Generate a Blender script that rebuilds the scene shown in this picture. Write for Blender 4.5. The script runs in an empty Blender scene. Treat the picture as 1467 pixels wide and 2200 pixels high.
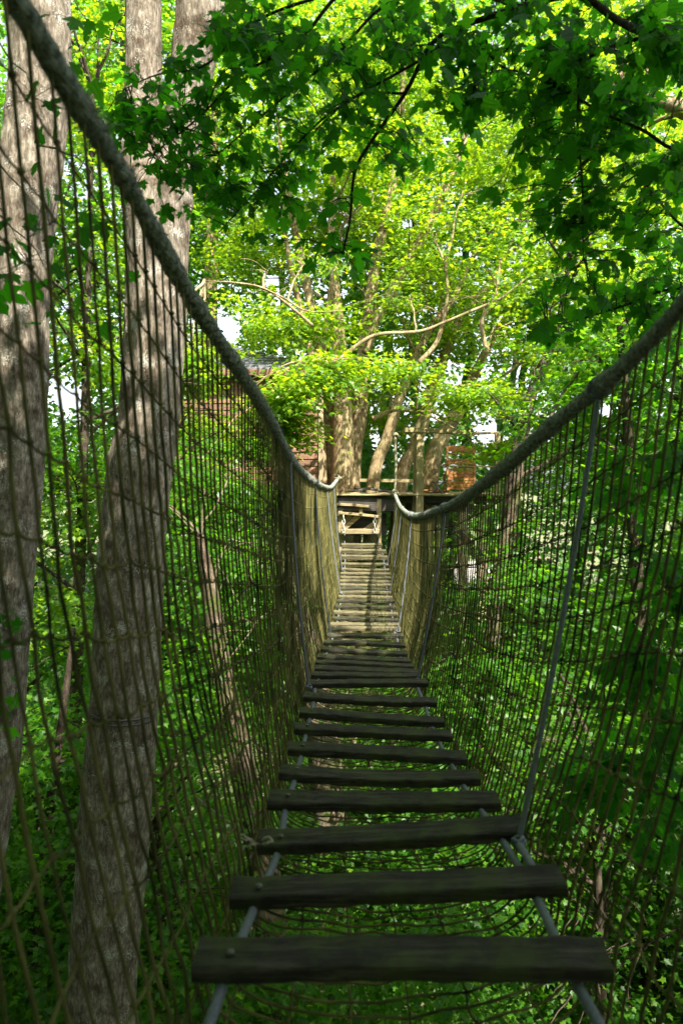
import bpy, math
import numpy as np
from mathutils import noise as mnoise

sc = bpy.context.scene
COL = sc.collection
R = math.radians
F, CX, CY = 1500.0, 733.5, 1100.0
PITCH = math.atan(60 / 1500)          # camera looks a little below the horizon

# ------------------------------------------------------------------ helpers
def at(px, py, Y):
    dx, dz = (px - CX) / F, -(py - CY) / F
    c, s = math.cos(PITCH), math.sin(PITCH)
    d = np.array([dx, c + dz * s, -s + dz * c])
    return d * (Y / d[1])

def project(P):
    c, s = math.cos(PITCH), math.sin(PITCH)
    f = P[:, 1] * c - P[:, 2] * s
    u = P[:, 1] * s + P[:, 2] * c
    f = np.where(f < 0.05, 0.05, f)
    return CX + F * P[:, 0] / f, CY - F * u / f

def tag(o, label=None, cat=None, group=None, kind=None):
    if label: o['label'] = label
    if cat: o['category'] = cat
    if group: o['group'] = group
    if kind: o['kind'] = kind
    return o

def empty(name, loc=(0, 0, 0)):
    o = bpy.data.objects.new(name, None)
    o.location = loc
    COL.objects.link(o)
    return o

class MB:
    """collects polygons as numpy blocks, then links ONE mesh object"""
    def __init__(self):
        self.V, self.L, self.C, self.n = [], [], [], 0
    def add(self, V, faces_idx, counts):
        V = np.asarray(V, dtype=np.float32).reshape(-1, 3)
        self.V.append(V)
        self.L.append(np.asarray(faces_idx, dtype=np.int32).ravel() + self.n)
        self.C.append(np.asarray(counts, dtype=np.int32).ravel())
        self.n += len(V)
        return self
    def poly(self, V, faces):
        idx = [i for f in faces for i in f]
        return self.add(V, idx, [len(f) for f in faces])
    def build(self, name, mat, parent=None, smooth=False):
        me = bpy.data.meshes.new(name)
        V = np.concatenate(self.V); L = np.concatenate(self.L); C = np.concatenate(self.C)
        me.vertices.add(len(V)); me.vertices.foreach_set('co', V.ravel())
        me.loops.add(len(L)); me.loops.foreach_set('vertex_index', L)
        me.polygons.add(len(C))
        me.polygons.foreach_set('loop_start', np.concatenate([[0], np.cumsum(C)[:-1]]).astype(np.int32))
        me.polygons.foreach_set('use_smooth', np.full(len(C), smooth))
        me.update(calc_edges=True)
        me.materials.append(mat)
        o = bpy.data.objects.new(name, me)
        COL.objects.link(o)
        if parent: o.parent = parent
        return o

def spline(pts, n):
    """Catmull-Rom through pts (k x d) resampled to n rows"""
    P = np.asarray(pts, float)
    if len(P) == 2:
        t = np.linspace(0, 1, n)[:, None]
        return P[0] * (1 - t) + P[1] * t
    P = np.vstack([2 * P[0] - P[1], P, 2 * P[-1] - P[-2]])
    k = len(P) - 3
    u = np.linspace(0, k - 1e-6, n); i = u.astype(int); t = (u - i)[:, None]
    p0, p1, p2, p3 = P[i], P[i + 1], P[i + 2], P[i + 3]
    return 0.5 * (2 * p1 + (p2 - p0) * t + (2 * p0 - 5 * p1 + 4 * p2 - p3) * t ** 2 + (3 * p1 - p0 - 3 * p2 + p3) * t ** 3)

def sweep(mb, path, rad, sides=8, disp=None, caps=True, profile=None):
    """tube along path; rad scalar or array; disp(phi[n,s], s[n]) radial factor"""
    P = np.asarray(path, float); n = len(P)
    T = np.gradient(P, axis=0); T /= np.linalg.norm(T, axis=1)[:, None] + 1e-12
    ref = np.array([0, 0, 1.0]) if abs(T[:, 2]).mean() < 0.75 else np.array([0.0, 1, 0])
    A = np.cross(T, ref); A /= np.linalg.norm(A, axis=1)[:, None] + 1e-12
    B = np.cross(A, T)
    if profile is None:
        phi = np.arange(sides) / sides * 2 * np.pi
        a, b = np.cos(phi), np.sin(phi)
    else:
        a, b = profile[:, 0], profile[:, 1]; sides = len(a); phi = np.arctan2(b, a)
    r = np.broadcast_to(np.asarray(rad, float), (n,))[:, None]
    s = np.concatenate([[0], np.cumsum(np.linalg.norm(np.diff(P, axis=0), axis=1))])
    if disp is not None:
        r = r * disp(np.broadcast_to(phi, (n, sides)), s[:, None])
    else:
        r = np.broadcast_to(r, (n, sides))
    V = P[:, None, :] + (r * a)[..., None] * A[:, None, :] + (r * b)[..., None] * B[:, None, :]
    i = np.arange(n - 1)[:, None]; j = np.arange(sides)[None, :]; j2 = (j + 1) % sides
    Q = np.stack([i * sides + j, i * sides + j2, (i + 1) * sides + j2, (i + 1) * sides + j], -1).reshape(-1, 4)
    idx, cnt = list(Q.ravel()), [4] * len(Q)
    if caps:
        idx += list(range(sides - 1, -1, -1)) + list(range((n - 1) * sides, n * sides)); cnt += [sides, sides]
    mb.add(V.reshape(-1, 3), idx, cnt)
    return mb

def rounded(w, h, r):
    pts = []
    for cx, cy, a0 in ((w / 2 - r, h / 2 - r, 0), (-w / 2 + r, h / 2 - r, 90), (-w / 2 + r, -h / 2 + r, 180), (w / 2 - r, -h / 2 + r, 270)):
        for a in (0, 45, 90):
            pts.append((cx + r * math.cos(R(a0 + a)), cy + r * math.sin(R(a0 + a))))
    return np.array(pts)

def beam(mb, a, b, w, h, rng=None, bow=0.0, rad=0.006, n=10, tilt=None):
    """squared timber from a to b: w across, h up"""
    a, b = np.asarray(a, float), np.asarray(b, float)
    t = np.linspace(0, 1, n)[:, None]
    P = a * (1 - t) + b * t
    if rng is not None and bow:
        P[:, 2] += bow * np.sin(t[:, 0] * np.pi) + rng.normal(0, bow * .12, n)
        P[:, 1] += rng.normal(0, bow * .12, n)
    prof = rounded(w, h, rad)
    if tilt is not None:
        c, s = math.cos(tilt), math.sin(tilt)
        prof = prof @ np.array([[c, s], [-s, c]])
    return sweep(mb, P, 1.0, profile=prof)

# ------------------------------------------------------------------ materials
def mat(name):
    m = bpy.data.materials.new(name); m.use_nodes = True
    nt = m.node_tree; nt.nodes.clear()
    out = nt.nodes.new('ShaderNodeOutputMaterial')
    return m, nt, out

def N(nt, kind, **kw):
    n = nt.nodes.new(kind)
    for k, v in kw.items():
        if k in n.inputs: n.inputs[k].default_value = v
        else: setattr(n, k, v)
    return n

def ramp(nt, stops, src=None):
    r = nt.nodes.new('ShaderNodeValToRGB')
    e = r.color_ramp.elements
    while len(e) < len(stops): e.new(0.5)
    for q, (p, c) in zip(e, stops): q.position = p; q.color = (*c, 1)
    if src: nt.links.new(src, r.inputs[0])
    return r

def leaf_mat(name, dark, mid, light, trans, tfac=.5, rough=.42, spec=.5):
    m, nt, out = mat(name); k = nt.links.new
    g = N(nt, 'ShaderNodeNewGeometry')
    c = ramp(nt, [(0, dark), (.55, mid), (1, light)], g.outputs['Random Per Island'])
    p = N(nt, 'ShaderNodeBsdfPrincipled', Roughness=rough)
    p.inputs['Specular IOR Level'].default_value = spec
    k(c.outputs[0], p.inputs['Base Color'])
    t = N(nt, 'ShaderNodeBsdfTranslucent')
    mx = N(nt, 'ShaderNodeMix', data_type='RGBA')
    mx.inputs[0].default_value = .55
    tc = [x * 1.0 for x in trans]
    sc_ = ramp(nt, [(0, [x * .7 for x in tc]), (.6, tc), (1, [min(1, tc[0] * 1.7), min(1, tc[1] * 1.15), tc[2]])], g.outputs['Random Per Island'])
    k(sc_.outputs[0], t.inputs['Color'])
    s = N(nt, 'ShaderNodeMixShader'); s.inputs[0].default_value = tfac
    k(p.outputs[0], s.inputs[1]); k(t.outputs[0], s.inputs[2]); k(s.outputs[0], out.inputs[0])
    nt.nodes.remove(mx)
    return m

def bark_mat(name, c0, c1, lichen, lfac=.5, scale=1.0, moss=None):
    m, nt, out = mat(name); k = nt.links.new
    tc = N(nt, 'ShaderNodeTexCoord')
    mp = N(nt, 'ShaderNodeMapping'); mp.inputs['Scale'].default_value = (1, 1, .30)
    k(tc.outputs['Object'], mp.inputs[0])
    n1 = N(nt, 'ShaderNodeTexNoise', Scale=48 * scale, Detail=9, Roughness=.78); k(mp.outputs[0], n1.inputs['Vector'])
    n2 = N(nt, 'ShaderNodeTexNoise', Scale=5.5 * scale, Detail=7, Roughness=.68); k(tc.outputs['Object'], n2.inputs['Vector'])
    c = ramp(nt, [(.34, [x * .38 for x in c0]), (.49, c0), (.65, c1)], n1.outputs[0])
    # patches of bark tone
    pr = ramp(nt, [(.36, (.42, .35, .29)), (.5, (.95, .92, .88)), (.64, (1.35, 1.34, 1.28))], n2.outputs[0])
    mul = N(nt, 'ShaderNodeMix', data_type='RGBA', blend_type='MULTIPLY'); mul.inputs[0].default_value = 1
    k(c.outputs[0], mul.inputs[6]); k(pr.outputs[0], mul.inputs[7])
    # lichen spots
    n3 = N(nt, 'ShaderNodeTexNoise', Scale=105 * scale, Detail=4, Roughness=.7); k(tc.outputs['Object'], n3.inputs['Vector'])
    n4 = N(nt, 'ShaderNodeTexNoise', Scale=7 * scale, Detail=4); k(tc.outputs['Object'], n4.inputs['Vector'])
    add = N(nt, 'ShaderNodeMath', operation='MULTIPLY'); k(n3.outputs[0], add.inputs[0]); k(n4.outputs[0], add.inputs[1])
    lr = ramp(nt, [(.325, (0, 0, 0)), (.36, (lfac,) * 3)], add.outputs[0])
    mx = N(nt, 'ShaderNodeMix', data_type='RGBA'); k(lr.outputs[0], mx.inputs[0])
    k(mul.outputs[2], mx.inputs[6]); mx.inputs[7].default_value = (*lichen, 1)
    col = mx.outputs[2]
    if moss:
        n5 = N(nt, 'ShaderNodeTexNoise', Scale=2.4, Detail=6); k(tc.outputs['Object'], n5.inputs['Vector'])
        mr = ramp(nt, [(.5, (0, 0, 0)), (.66, (.75,) * 3)], n5.outputs[0])
        m2 = N(nt, 'ShaderNodeMix', data_type='RGBA'); k(mr.outputs[0], m2.inputs[0]); k(col, m2.inputs[6])
        m2.inputs[7].default_value = (*moss, 1); col = m2.outputs[2]
    p = N(nt, 'ShaderNodeBsdfPrincipled', Roughness=.9)
    p.inputs['Specular IOR Level'].default_value = .15
    k(col, p.inputs['Base Color'])
    b = N(nt, 'ShaderNodeBump', Strength=.9, Distance=.02 / scale); k(n1.outputs[0], b.inputs['Height'])
    k(b.outputs[0], p.inputs['Normal']); k(p.outputs[0], out.inputs[0])
    return m

def wood_mat(name, c0, c1, axis=0, scale=1.0, moss=None, mossamt=.5, rough=.8, spec=.3):
    m, nt, out = mat(name); k = nt.links.new
    tc = N(nt, 'ShaderNodeTexCoord')
    mp = N(nt, 'ShaderNodeMapping')
    s = [1, 1, 1]; s[axis] = .06; mp.inputs['Scale'].default_value = s
    k(tc.outputs['Object'], mp.inputs[0])
    n1 = N(nt, 'ShaderNodeTexNoise', Scale=85 * scale, Detail=7, Roughness=.7, Distortion=.3); k(mp.outputs[0], n1.inputs['Vector'])
    n2 = N(nt, 'ShaderNodeTexNoise', Scale=3 * scale, Detail=4); k(tc.outputs['Object'], n2.inputs['Vector'])
    c = ramp(nt, [(.3, [x * .4 for x in c0]), (.5, c0), (.72, c1)], n1.outputs[0])
    pr = ramp(nt, [(.3, (.6, .6, .6)), (.7, (1.2, 1.2, 1.2))], n2.outputs[0])
    mul = N(nt, 'ShaderNodeMix', data_type='RGBA', blend_type='MULTIPLY'); mul.inputs[0].default_value = 1
    k(c.outputs[0], mul.inputs[6]); k(pr.outputs[0], mul.inputs[7]); col = mul.outputs[2]
    if moss:
        n5 = N(nt, 'ShaderNodeTexNoise', Scale=7, Detail=8, Roughness=.7); k(tc.outputs['Object'], n5.inputs['Vector'])
        mr = ramp(nt, [(.45, (0, 0, 0)), (.62, (mossamt,) * 3)], n5.outputs[0])
        m2 = N(nt, 'ShaderNodeMix', data_type='RGBA'); k(mr.outputs[0], m2.inputs[0]); k(col, m2.inputs[6])
        m2.inputs[7].default_value = (*moss, 1); col = m2.outputs[2]
    p = N(nt, 'ShaderNodeBsdfPrincipled', Roughness=rough); p.inputs['Specular IOR Level'].default_value = spec
    k(col, p.inputs['Base Color'])
    b = N(nt, 'ShaderNodeBump', Strength=.7, Distance=.006); k(n1.outputs[0], b.inputs['Height'])
    b.inputs['Distance'].default_value = .012
    k(b.outputs[0], p.inputs['Normal']); k(p.outputs[0], out.inputs[0])
    return m

def plain_mat(name, c0, c1, scale=40, rough=.85, spec=.2, metal=0, bump=0.3):
    m, nt, out = mat(name); k = nt.links.new
    tc = N(nt, 'ShaderNodeTexCoord')
    n1 = N(nt, 'ShaderNodeTexNoise', Scale=scale, Detail=6, Roughness=.65); k(tc.outputs['Object'], n1.inputs['Vector'])
    c = ramp(nt, [(.35, c0), (.65, c1)], n1.outputs[0])
    p = N(nt, 'ShaderNodeBsdfPrincipled', Roughness=rough, Metallic=metal); p.inputs['Specular IOR Level'].default_value = spec
    k(c.outputs[0], p.inputs['Base Color'])
    b = N(nt, 'ShaderNodeBump', Strength=bump, Distance=.004); k(n1.outputs[0], b.inputs['Height'])
    k(b.outputs[0], p.inputs['Normal']); k(p.outputs[0], out.inputs[0])
    return m

def siding_mat():
    m, nt, out = mat('red_brown_siding'); k = nt.links.new
    tc = N(nt, 'ShaderNodeTexCoord')
    sep = N(nt, 'ShaderNodeSeparateXYZ'); k(tc.outputs['Object'], sep.inputs[0])
    fl = N(nt, 'ShaderNodeMath', operation='MULTIPLY'); fl.inputs[1].default_value = 1 / .145; k(sep.outputs[2], fl.inputs[0])
    row = N(nt, 'ShaderNodeMath', operation='FLOOR'); k(fl.outputs[0], row.inputs[0])
    wn = N(nt, 'ShaderNodeTexWhiteNoise', noise_dimensions='1D'); k(row.outputs[0], wn.inputs['W'])
    mp = N(nt, 'ShaderNodeMapping'); mp.inputs['Scale'].default_value = (.08, .08, 1); k(tc.outputs['Object'], mp.inputs[0])
    n1 = N(nt, 'ShaderNodeTexNoise', Scale=60, Detail=6, Roughness=.7); k(mp.outputs[0], n1.inputs['Vector'])
    c = ramp(nt, [(.3, (.08, .04, .024)), (.7, (.27, .145, .085))], n1.outputs[0])
    pr = ramp(nt, [(0, (.7, .7, .7)), (1, (1.2, 1.15, 1.1))], wn.outputs[0])
    mul = N(nt, 'ShaderNodeMix', data_type='RGBA', blend_type='MULTIPLY'); mul.inputs[0].default_value = 1
    k(c.outputs[0], mul.inputs[6]); k(pr.outputs[0], mul.inputs[7])
    p = N(nt, 'ShaderNodeBsdfPrincipled', Roughness=.8); k(mul.outputs[2], p.inputs['Base Color']); k(p.outputs[0], out.inputs[0])
    return m

LEAF_NEAR = leaf_mat('maple_leaf_shaded', (.012, .062, .006), (.022, .095, .009), (.045, .145, .012), (.085, .46, .010), .55, .6, .15)  # near copy of the maple leaf, canopy shade put into its colour
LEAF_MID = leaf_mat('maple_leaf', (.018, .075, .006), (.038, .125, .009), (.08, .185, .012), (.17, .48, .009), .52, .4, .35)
LEAF_SUN = leaf_mat('maple_leaf_sunlit', (.028, .096, .006), (.065, .16, .010), (.15, .25, .013), (.35, .60, .011), .5, .4)  # same maple leaf, colour brightened and yellowed for sunlight
LEAF_FAR = leaf_mat('woodland_leaf', (.016, .060, .008), (.030, .095, .010), (.06, .14, .014), (.12, .38, .012), .5, .42)
LEAF_LOW = leaf_mat('undergrowth_leaf', (.014, .062, .006), (.034, .115, .009), (.085, .18, .013), (.17, .46, .010), .52, .45, .3)
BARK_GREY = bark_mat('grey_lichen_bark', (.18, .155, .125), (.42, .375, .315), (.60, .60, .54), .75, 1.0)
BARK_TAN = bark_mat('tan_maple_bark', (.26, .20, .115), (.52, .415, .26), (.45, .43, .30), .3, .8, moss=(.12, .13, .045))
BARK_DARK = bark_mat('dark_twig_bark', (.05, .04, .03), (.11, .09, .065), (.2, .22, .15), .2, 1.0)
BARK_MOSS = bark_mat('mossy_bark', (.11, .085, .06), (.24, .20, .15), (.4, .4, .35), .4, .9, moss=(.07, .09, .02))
PLANK = wood_mat('weathered_shaded_tread_wood', (.020, .017, .013), (.105, .09, .068), 0, .8, moss=(.045, .058, .011), mossamt=.7)  # weathered, mossy wood, also darkened for the shade at the near end
PLANK_SUNLIT = wood_mat('sunlit_tread_wood', (.10, .085, .05), (.22, .185, .115), 0, 1.0, moss=(.13, .13, .04), mossamt=.4)  # same treads further on, colour lightened for the sun on them
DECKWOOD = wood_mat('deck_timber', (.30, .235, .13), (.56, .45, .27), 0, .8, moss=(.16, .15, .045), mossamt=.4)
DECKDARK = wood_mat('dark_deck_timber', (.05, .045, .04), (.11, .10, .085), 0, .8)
POSTWOOD = wood_mat('post_timber', (.30, .235, .13), (.54, .44, .27), 2, .8, moss=(.12, .13, .04), mossamt=.4)
ORANGE = wood_mat('oiled_orange_wood', (.30, .125, .035), (.52, .25, .08), 0, 1.0, rough=.5)
ROPE = plain_mat('mossy_grey_rope', (.075, .085, .065), (.29, .305, .26), 60, .95, .05, bump=.8)
ROPE_BLUE = plain_mat('grey_polypropylene_rope', (.07, .08, .095), (.135, .15, .172), 160, .6, .35)
ROPE_PALE = plain_mat('pale_cord', (.42, .40, .33), (.62, .60, .52), 120, .9, .1)
NETCORD = plain_mat('net_cord', (.013, .018, .006), (.14, .125, .042), 4, .9, .1)
LASH = plain_mat('weathered_cord', (.15, .14, .09), (.27, .25, .17), 120, .9, .1)
METAL = plain_mat('dark_steel', (.07, .07, .075), (.13, .13, .135), 90, .45, .5, .85)
ZINC = plain_mat('galvanised_bolt', (.09, .085, .075), (.16, .15, .135), 90, .7, .3, .5)
SLATE = plain_mat('grey_roof_felt', (.075, .08, .092), (.15, .155, .175), 14, .8, .3)
SIDING = siding_mat()
RED = plain_mat('red_tag_plastic', (.55, .05, .03), (.75, .09, .05), 30, .5, .4)

# ------------------------------------------------------------------ leaves
def half_to_tpl(h):
    h = np.array(h)
    return h, len(h)

MAPLE_R = np.array([(0, 0), (.15, -.09), (.37, -.03), (.28, .13), (.41, .17), (.56, .44), (.38, .43), (.185, .42), (.26, .60), (.21, .73), (.10, .82), (0, 1.0)])
def template(kind):
    """list of vertices (x, y, z) and faces; base at origin, tip at +y"""
    if kind == 'maple':
        r = MAPLE_R; l = r[1:-1] * [-1, 1]
        v = np.vstack([r, l]); nr = len(r)
        f = [list(range(nr)), [0] + [nr - 1] + list(range(nr + len(l) - 1, nr - 1, -1))]
    elif kind == 'lobed':
        v = np.array([(0, 0), (.34, 0.0), (.24, .18), (.50, .44), (.20, .46), (0, 1), (-.20, .46), (-.50, .44), (-.24, .18), (-.34, 0.0)])
        f = [[0, 1, 2, 3, 4, 5], [0, 5, 6, 7, 8, 9]]
    else:
        v = np.array([(0, 0), (.40, .36), (0, 1), (-.40, .36)])
        f = [[0, 1, 2], [0, 2, 3]]
    z = -.22 * np.abs(v[:, 0]) - .16 * v[:, 1] ** 2
    return np.column_stack([v, z]), f

def unit(a):
    return a / (np.linalg.norm(a, axis=-1, keepdims=True) + 1e-9)

def add_leaves(mb, P, D, Nn, S, kind):
    """P position, D leaf direction, Nn normal, S size"""
    tv, tf = template(kind)
    D = unit(D); X = unit(np.cross(D, Nn)); Z = np.cross(X, D)
    V = P[:, None, :] + S[:, None, None] * (tv[None, :, 0, None] * X[:, None] + tv[None, :, 1, None] * D[:, None] + tv[None, :, 2, None] * Z[:, None])
    idx = np.array([i for f in tf for i in f]); cnt = np.array([len(f) for f in tf])
    n, m = len(P), len(tv)
    mb.add(V.reshape(-1, 3), (idx[None] + (np.arange(n) * m)[:, None]).ravel(), np.tile(cnt, n))

GAPS = [(150, 850, 52, 40), (492, 705, 32, 38), (1000, 1222, 66, 36), (815, 965, 20, 40), (1052, 925, 30, 30), (95, 40, 10, 14),
        (590, 600, 26, 16), (1110, 795, 22, 26), (340, 1500, 12, 20), (1180, 1585, 34, 9), (1440, 1130, 26, 14), (880, 480, 16, 10), (1000, 545, 26, 12),
        (540, 1480, 10, 10), (380, 1575, 24, 9), (1065, 1510, 14, 10), (1300, 880, 22, 16), (130, 325, 10, 16), (700, 470, 14, 12), (960, 300, 12, 12),
        (1160, 1385, 18, 10), (175, 1545, 12, 10), (1390, 1395, 22, 12), (870, 1000, 18, 30), (600, 640, 10, 22), (1060, 1010, 24, 16), (780, 1500, 22, 8)]
def keep_mask(P, ymin=5.5, grow=1.0):
    x, y = project(P)
    k = np.ones(len(P), bool)
    # nothing grows through the bridge itself
    cx = .10 + .022 * P[:, 1]
    k &= ~((np.abs(P[:, 0] - cx) < .86 - .017 * P[:, 1]) & (P[:, 2] > -2.1) & (P[:, 2] < .35) & (P[:, 1] < 13.9) & (P[:, 1] > 0))
    w = np.sin(P[:, 0] * 7.1 + P[:, 2] * 5.3) * .25 + 1
    hs_ = np.abs(np.sin(P[:, 0] * 912.7 + P[:, 1] * 377.1 + P[:, 2] * 641.3))      # ragged leafy edges to the sky gaps
    w = w * (.55 + .75 * hs_)
    for gx, gy, rx, ry in GAPS:
        k &= (((x - gx) / (rx * grow * w)) ** 2 + ((y - gy) / (ry * grow * w)) ** 2 > 1) | (P[:, 1] < ymin)
    return k

def clumpy(P, f=.9):
    return (np.sin(P[:, 0] * 1.7 * f + 1.3 * np.sin(P[:, 2] * 1.1 * f)) + np.sin(P[:, 1] * 1.5 * f + 2.1 + np.sin(P[:, 0] * .9 * f)) + np.sin(P[:, 2] * 2.3 * f + .7 + np.sin(P[:, 1] * 1.3 * f))) / 3

def spray_leaves(mb, rng, C, O, nl, rad, size, kind, tilt=.38, flat=.09, lo=.65, trunc=True):
    """C spray centres, O outward vectors: nl leaves in a flat layer about each"""
    n = len(C)
    if n == 0: return
    h = O.copy(); h[:, 2] *= .25
    t = unit(h + rng.normal(0, .35, (n, 3)) * [1, 1, .25])
    up = unit(np.array([0, 0, 1.0]) + rng.normal(0, .22, (n, 3)) + unit(O) * .25)
    s = unit(np.cross(t, up)); up = np.cross(s, t)
    a = rng.uniform(-1, 1, (n, nl)); b = rng.normal(0, .42, (n, nl)); c = rng.normal(0, flat, (n, nl))
    rr = (rad * rng.uniform(.7, 1.3, n))[:, None]
    P = C[:, None] + (a * rr)[..., None] * t[:, None] + (b * rr)[..., None] * s[:, None] + ((c - .25 * a ** 2) * rr)[..., None] * up[:, None]
    D = t[:, None] * (.5 + .4 * a[..., None]) + s[:, None] * np.sign(b)[..., None] * .7 + rng.normal(0, .3, (n, nl, 3)) + np.array([0, 0, -.22])
    Nn = up[:, None] + rng.normal(0, tilt, (n, nl, 3))
    P, D, Nn = P.reshape(-1, 3), D.reshape(-1, 3), Nn.reshape(-1, 3)
    S = size * rng.uniform(lo, 1.25, len(P))
    k = keep_mask(P) if trunc else np.ones(len(P), bool)
    add_leaves(mb, P[k], D[k], Nn[k], S[k], kind)

def blob_sprays(rng, c, r, n, thr=-.25, shell=.55):
    """spray centres in an ellipsoid, thinned by a lumpy field"""
    if max(r) < 1.15 and n <= 80 and c[1] > 12: thr = -.8          # single boughs stay whole
    u = unit(rng.normal(0, 1, (n, 3))); q = rng.uniform(0, 1, n) ** shell
    P = np.asarray(c) + u * q[:, None] * np.asarray(r)
    k = clumpy(P) + rng.normal(0, .18, n) > thr
    return P[k], u[k]

def crown(rng, blobs, material, parent, kind='lobed', size=.1, nl=22, rad=.42, thr=-.25, name='crown', tilt=.38):
    mb = MB()
    for c, r, n in blobs:
        P, O = blob_sprays(rng, c, r, n, thr)
        spray_leaves(mb, rng, P, O, nl, rad, size, kind, tilt)
    return mb.build(name, material, parent)

# ------------------------------------------------------------------ trunks
def trunk_disp(seed, amp=.07, rough=.035):
    def d(phi, s):
        return (1 + amp * np.sin(2 * phi + s * .9 + seed) + amp * .6 * np.sin(3 * phi - s * 1.7 + seed * 2) + amp * .5 * np.sin(phi + 2.3 * s + seed * 3)
                + rough * np.sin(9 * phi + 2.2 * np.sin(s * 3 + seed)) + rough * .6 * np.sin(17 * phi - s * 4 + seed) * np.sin(s * 5 + 3 * np.sin(phi * 2)) + rough * .5 * np.sin(13 * phi + s * 19)
                + rough * .7 * np.abs(np.sin(14 * phi + 2.5 * np.sin(s * 5 + phi * 3) + 1.2 * np.sin(s * 17))) + rough * .35 * np.sin(s * 47 + 5 * np.sin(phi * 4)))
    return d

def stem(mb, pix, Y, n=60, sides=20, seed=0., amp=.07, rough=.03, wf=.5):
    """trunk from (px, py, width_px[, Y]) rows"""
    pts, rad = [], []
    for row in pix:
        y = row[3] if len(row) > 3 else Y
        pts.append(at(row[0], row[1], y)); rad.append(row[2] * wf * y / F)
    P = spline(np.column_stack([pts, rad]), n)
    sweep(mb, P[:, :3], np.maximum(P[:, 3], .003), sides, trunk_disp(seed, amp, rough))
    return P[:, :3]

def limb(mb, rng, a, b, r0, r1, n=12, wob=.12, sides=7, sag=.1):
    a, b = np.asarray(a, float), np.asarray(b, float)
    L = np.linalg.norm(b - a); t = np.linspace(0, 1, n)[:, None]
    P = a * (1 - t) + b * t
    w = np.cumsum(rng.normal(0, 1, (n, 3)), 0); w -= t * w[-1]
    P = P + w * wob * L / n + np.array([0, 0, 1.0]) * sag * L * np.sin(t * np.pi)
    sweep(mb, P, r0 + (r1 - r0) * t[:, 0], sides)
    return P

def limbs_to_blobs(mb, rng, spine, blobs, r0=.045, per=3):
    for c, r, n in blobs:
        for q in range(per):
            e = np.asarray(c) + rng.normal(0, .45, 3) * np.asarray(r)
            d = np.linalg.norm(spine - e + np.array([0, 0, .6]), axis=1)
            if q and d.min() > 1.9: continue
            P = limb(mb, rng, spine[d.argmin()], e, r0 * rng.uniform(.6, 1.1), .006)
            for z in range(3):
                i = rng.integers(4, len(P) - 1)
                limb(mb, rng, P[i], P[i] + rng.normal(0, .5, 3) * np.asarray(r) * .7, .012, .003, 8, sides=4)

def B(px, py, Y, rx, ry, rz, n):
    return (at(px, py, Y), (rx, ry, rz), n)

# ------------------------------------------------------------------ ground
def terrain(x, y):
    d = np.hypot(x, y)
    return (-6.3 + .25 * np.sin(x * .31 + 1) * np.cos(y * .27) + .12 * np.sin(x * .9 + y * .7)
            + .010 * np.clip(x - 6, 0, 60) - .018 * np.clip(y - 16, 0, 60) + .03 * np.clip(-x - 4, 0, 40))
def sheet(name, xs, ys, material, dz=0.0, edge=0):
    X, Yy = np.meshgrid(xs, ys); Z = terrain(X, Yy) + dz
    V = np.stack([X, Yy, Z], -1).reshape(-1, 3); w = len(xs); h = len(ys)
    i = np.arange(h - 1)[:, None] * w + np.arange(w - 1)[None]
    Q = np.stack([i, i + 1, i + w + 1, i + w], -1).reshape(-1, 4)
    return MB().add(V, Q, np.full(len(Q), 4)).build(name, material, smooth=True)

def soil_mat():
    m, nt, out = mat('leaf_litter_soil'); k = nt.links.new
    tc = N(nt, 'ShaderNodeTexCoord')
    n1 = N(nt, 'ShaderNodeTexNoise', Scale=.6, Detail=10, Roughness=.7); k(tc.outputs['Object'], n1.inputs['Vector'])
    n2 = N(nt, 'ShaderNodeTexNoise', Scale=14, Detail=8, Roughness=.75); k(tc.outputs['Object'], n2.inputs['Vector'])
    a = ramp(nt, [(.3, (.05, .04, .02)), (.55, (.16, .12, .07)), (.75, (.30, .24, .15))], n2.outputs[0])
    g = ramp(nt, [(.3, (.03, .07, .012)), (.7, (.10, .18, .03))], n2.outputs[0])
    f = ramp(nt, [(.42, (0, 0, 0)), (.58, (1, 1, 1))], n1.outputs[0])
    mx = N(nt, 'ShaderNodeMix', data_type='RGBA'); k(f.outputs[0], mx.inputs[0]); k(a.outputs[0], mx.inputs[6]); k(g.outputs[0], mx.inputs[7])
    p = N(nt, 'ShaderNodeBsdfPrincipled', Roughness=.95); k(mx.outputs[2], p.inputs['Base Color'])
    b = N(nt, 'ShaderNodeBump', Strength=1, Distance=.05); k(n2.outputs[0], b.inputs['Height']); k(b.outputs[0], p.inputs['Normal'])
    k(p.outputs[0], out.inputs[0]); return m
near = np.linspace(-40, 40, 110); far = np.array([60, 90, 150, 300])
tag(sheet('ground', np.concatenate([-far[::-1], near, far]), np.concatenate([-far[::-1], np.linspace(-40, 90, 150), np.array([120, 180, 320, 600])]), soil_mat()), kind='structure')
SAND = plain_mat('pale_ground', (.42, .37, .30), (.66, .60, .52), 6, .95, .1)
tag(sheet('sunlit_ground_patch', np.linspace(2.4, 5.6, 40), np.linspace(9.2, 10.8, 24), SAND, .03), kind='structure')  # pale sheet standing in for a sunlit patch of ground
tag(sheet('clearing', np.linspace(5.5, 12, 40), np.linspace(38, 62, 60), SAND, .05), kind='structure')

# ------------------------------------------------------------------ the rope bridge
rng = np.random.default_rng(7)
bridge = tag(empty('rope_bridge', (.1, 1.0, -1.0)), 'long sagging rope bridge of wooden slats with thick hand ropes and netting sides', 'rope bridge')
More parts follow.
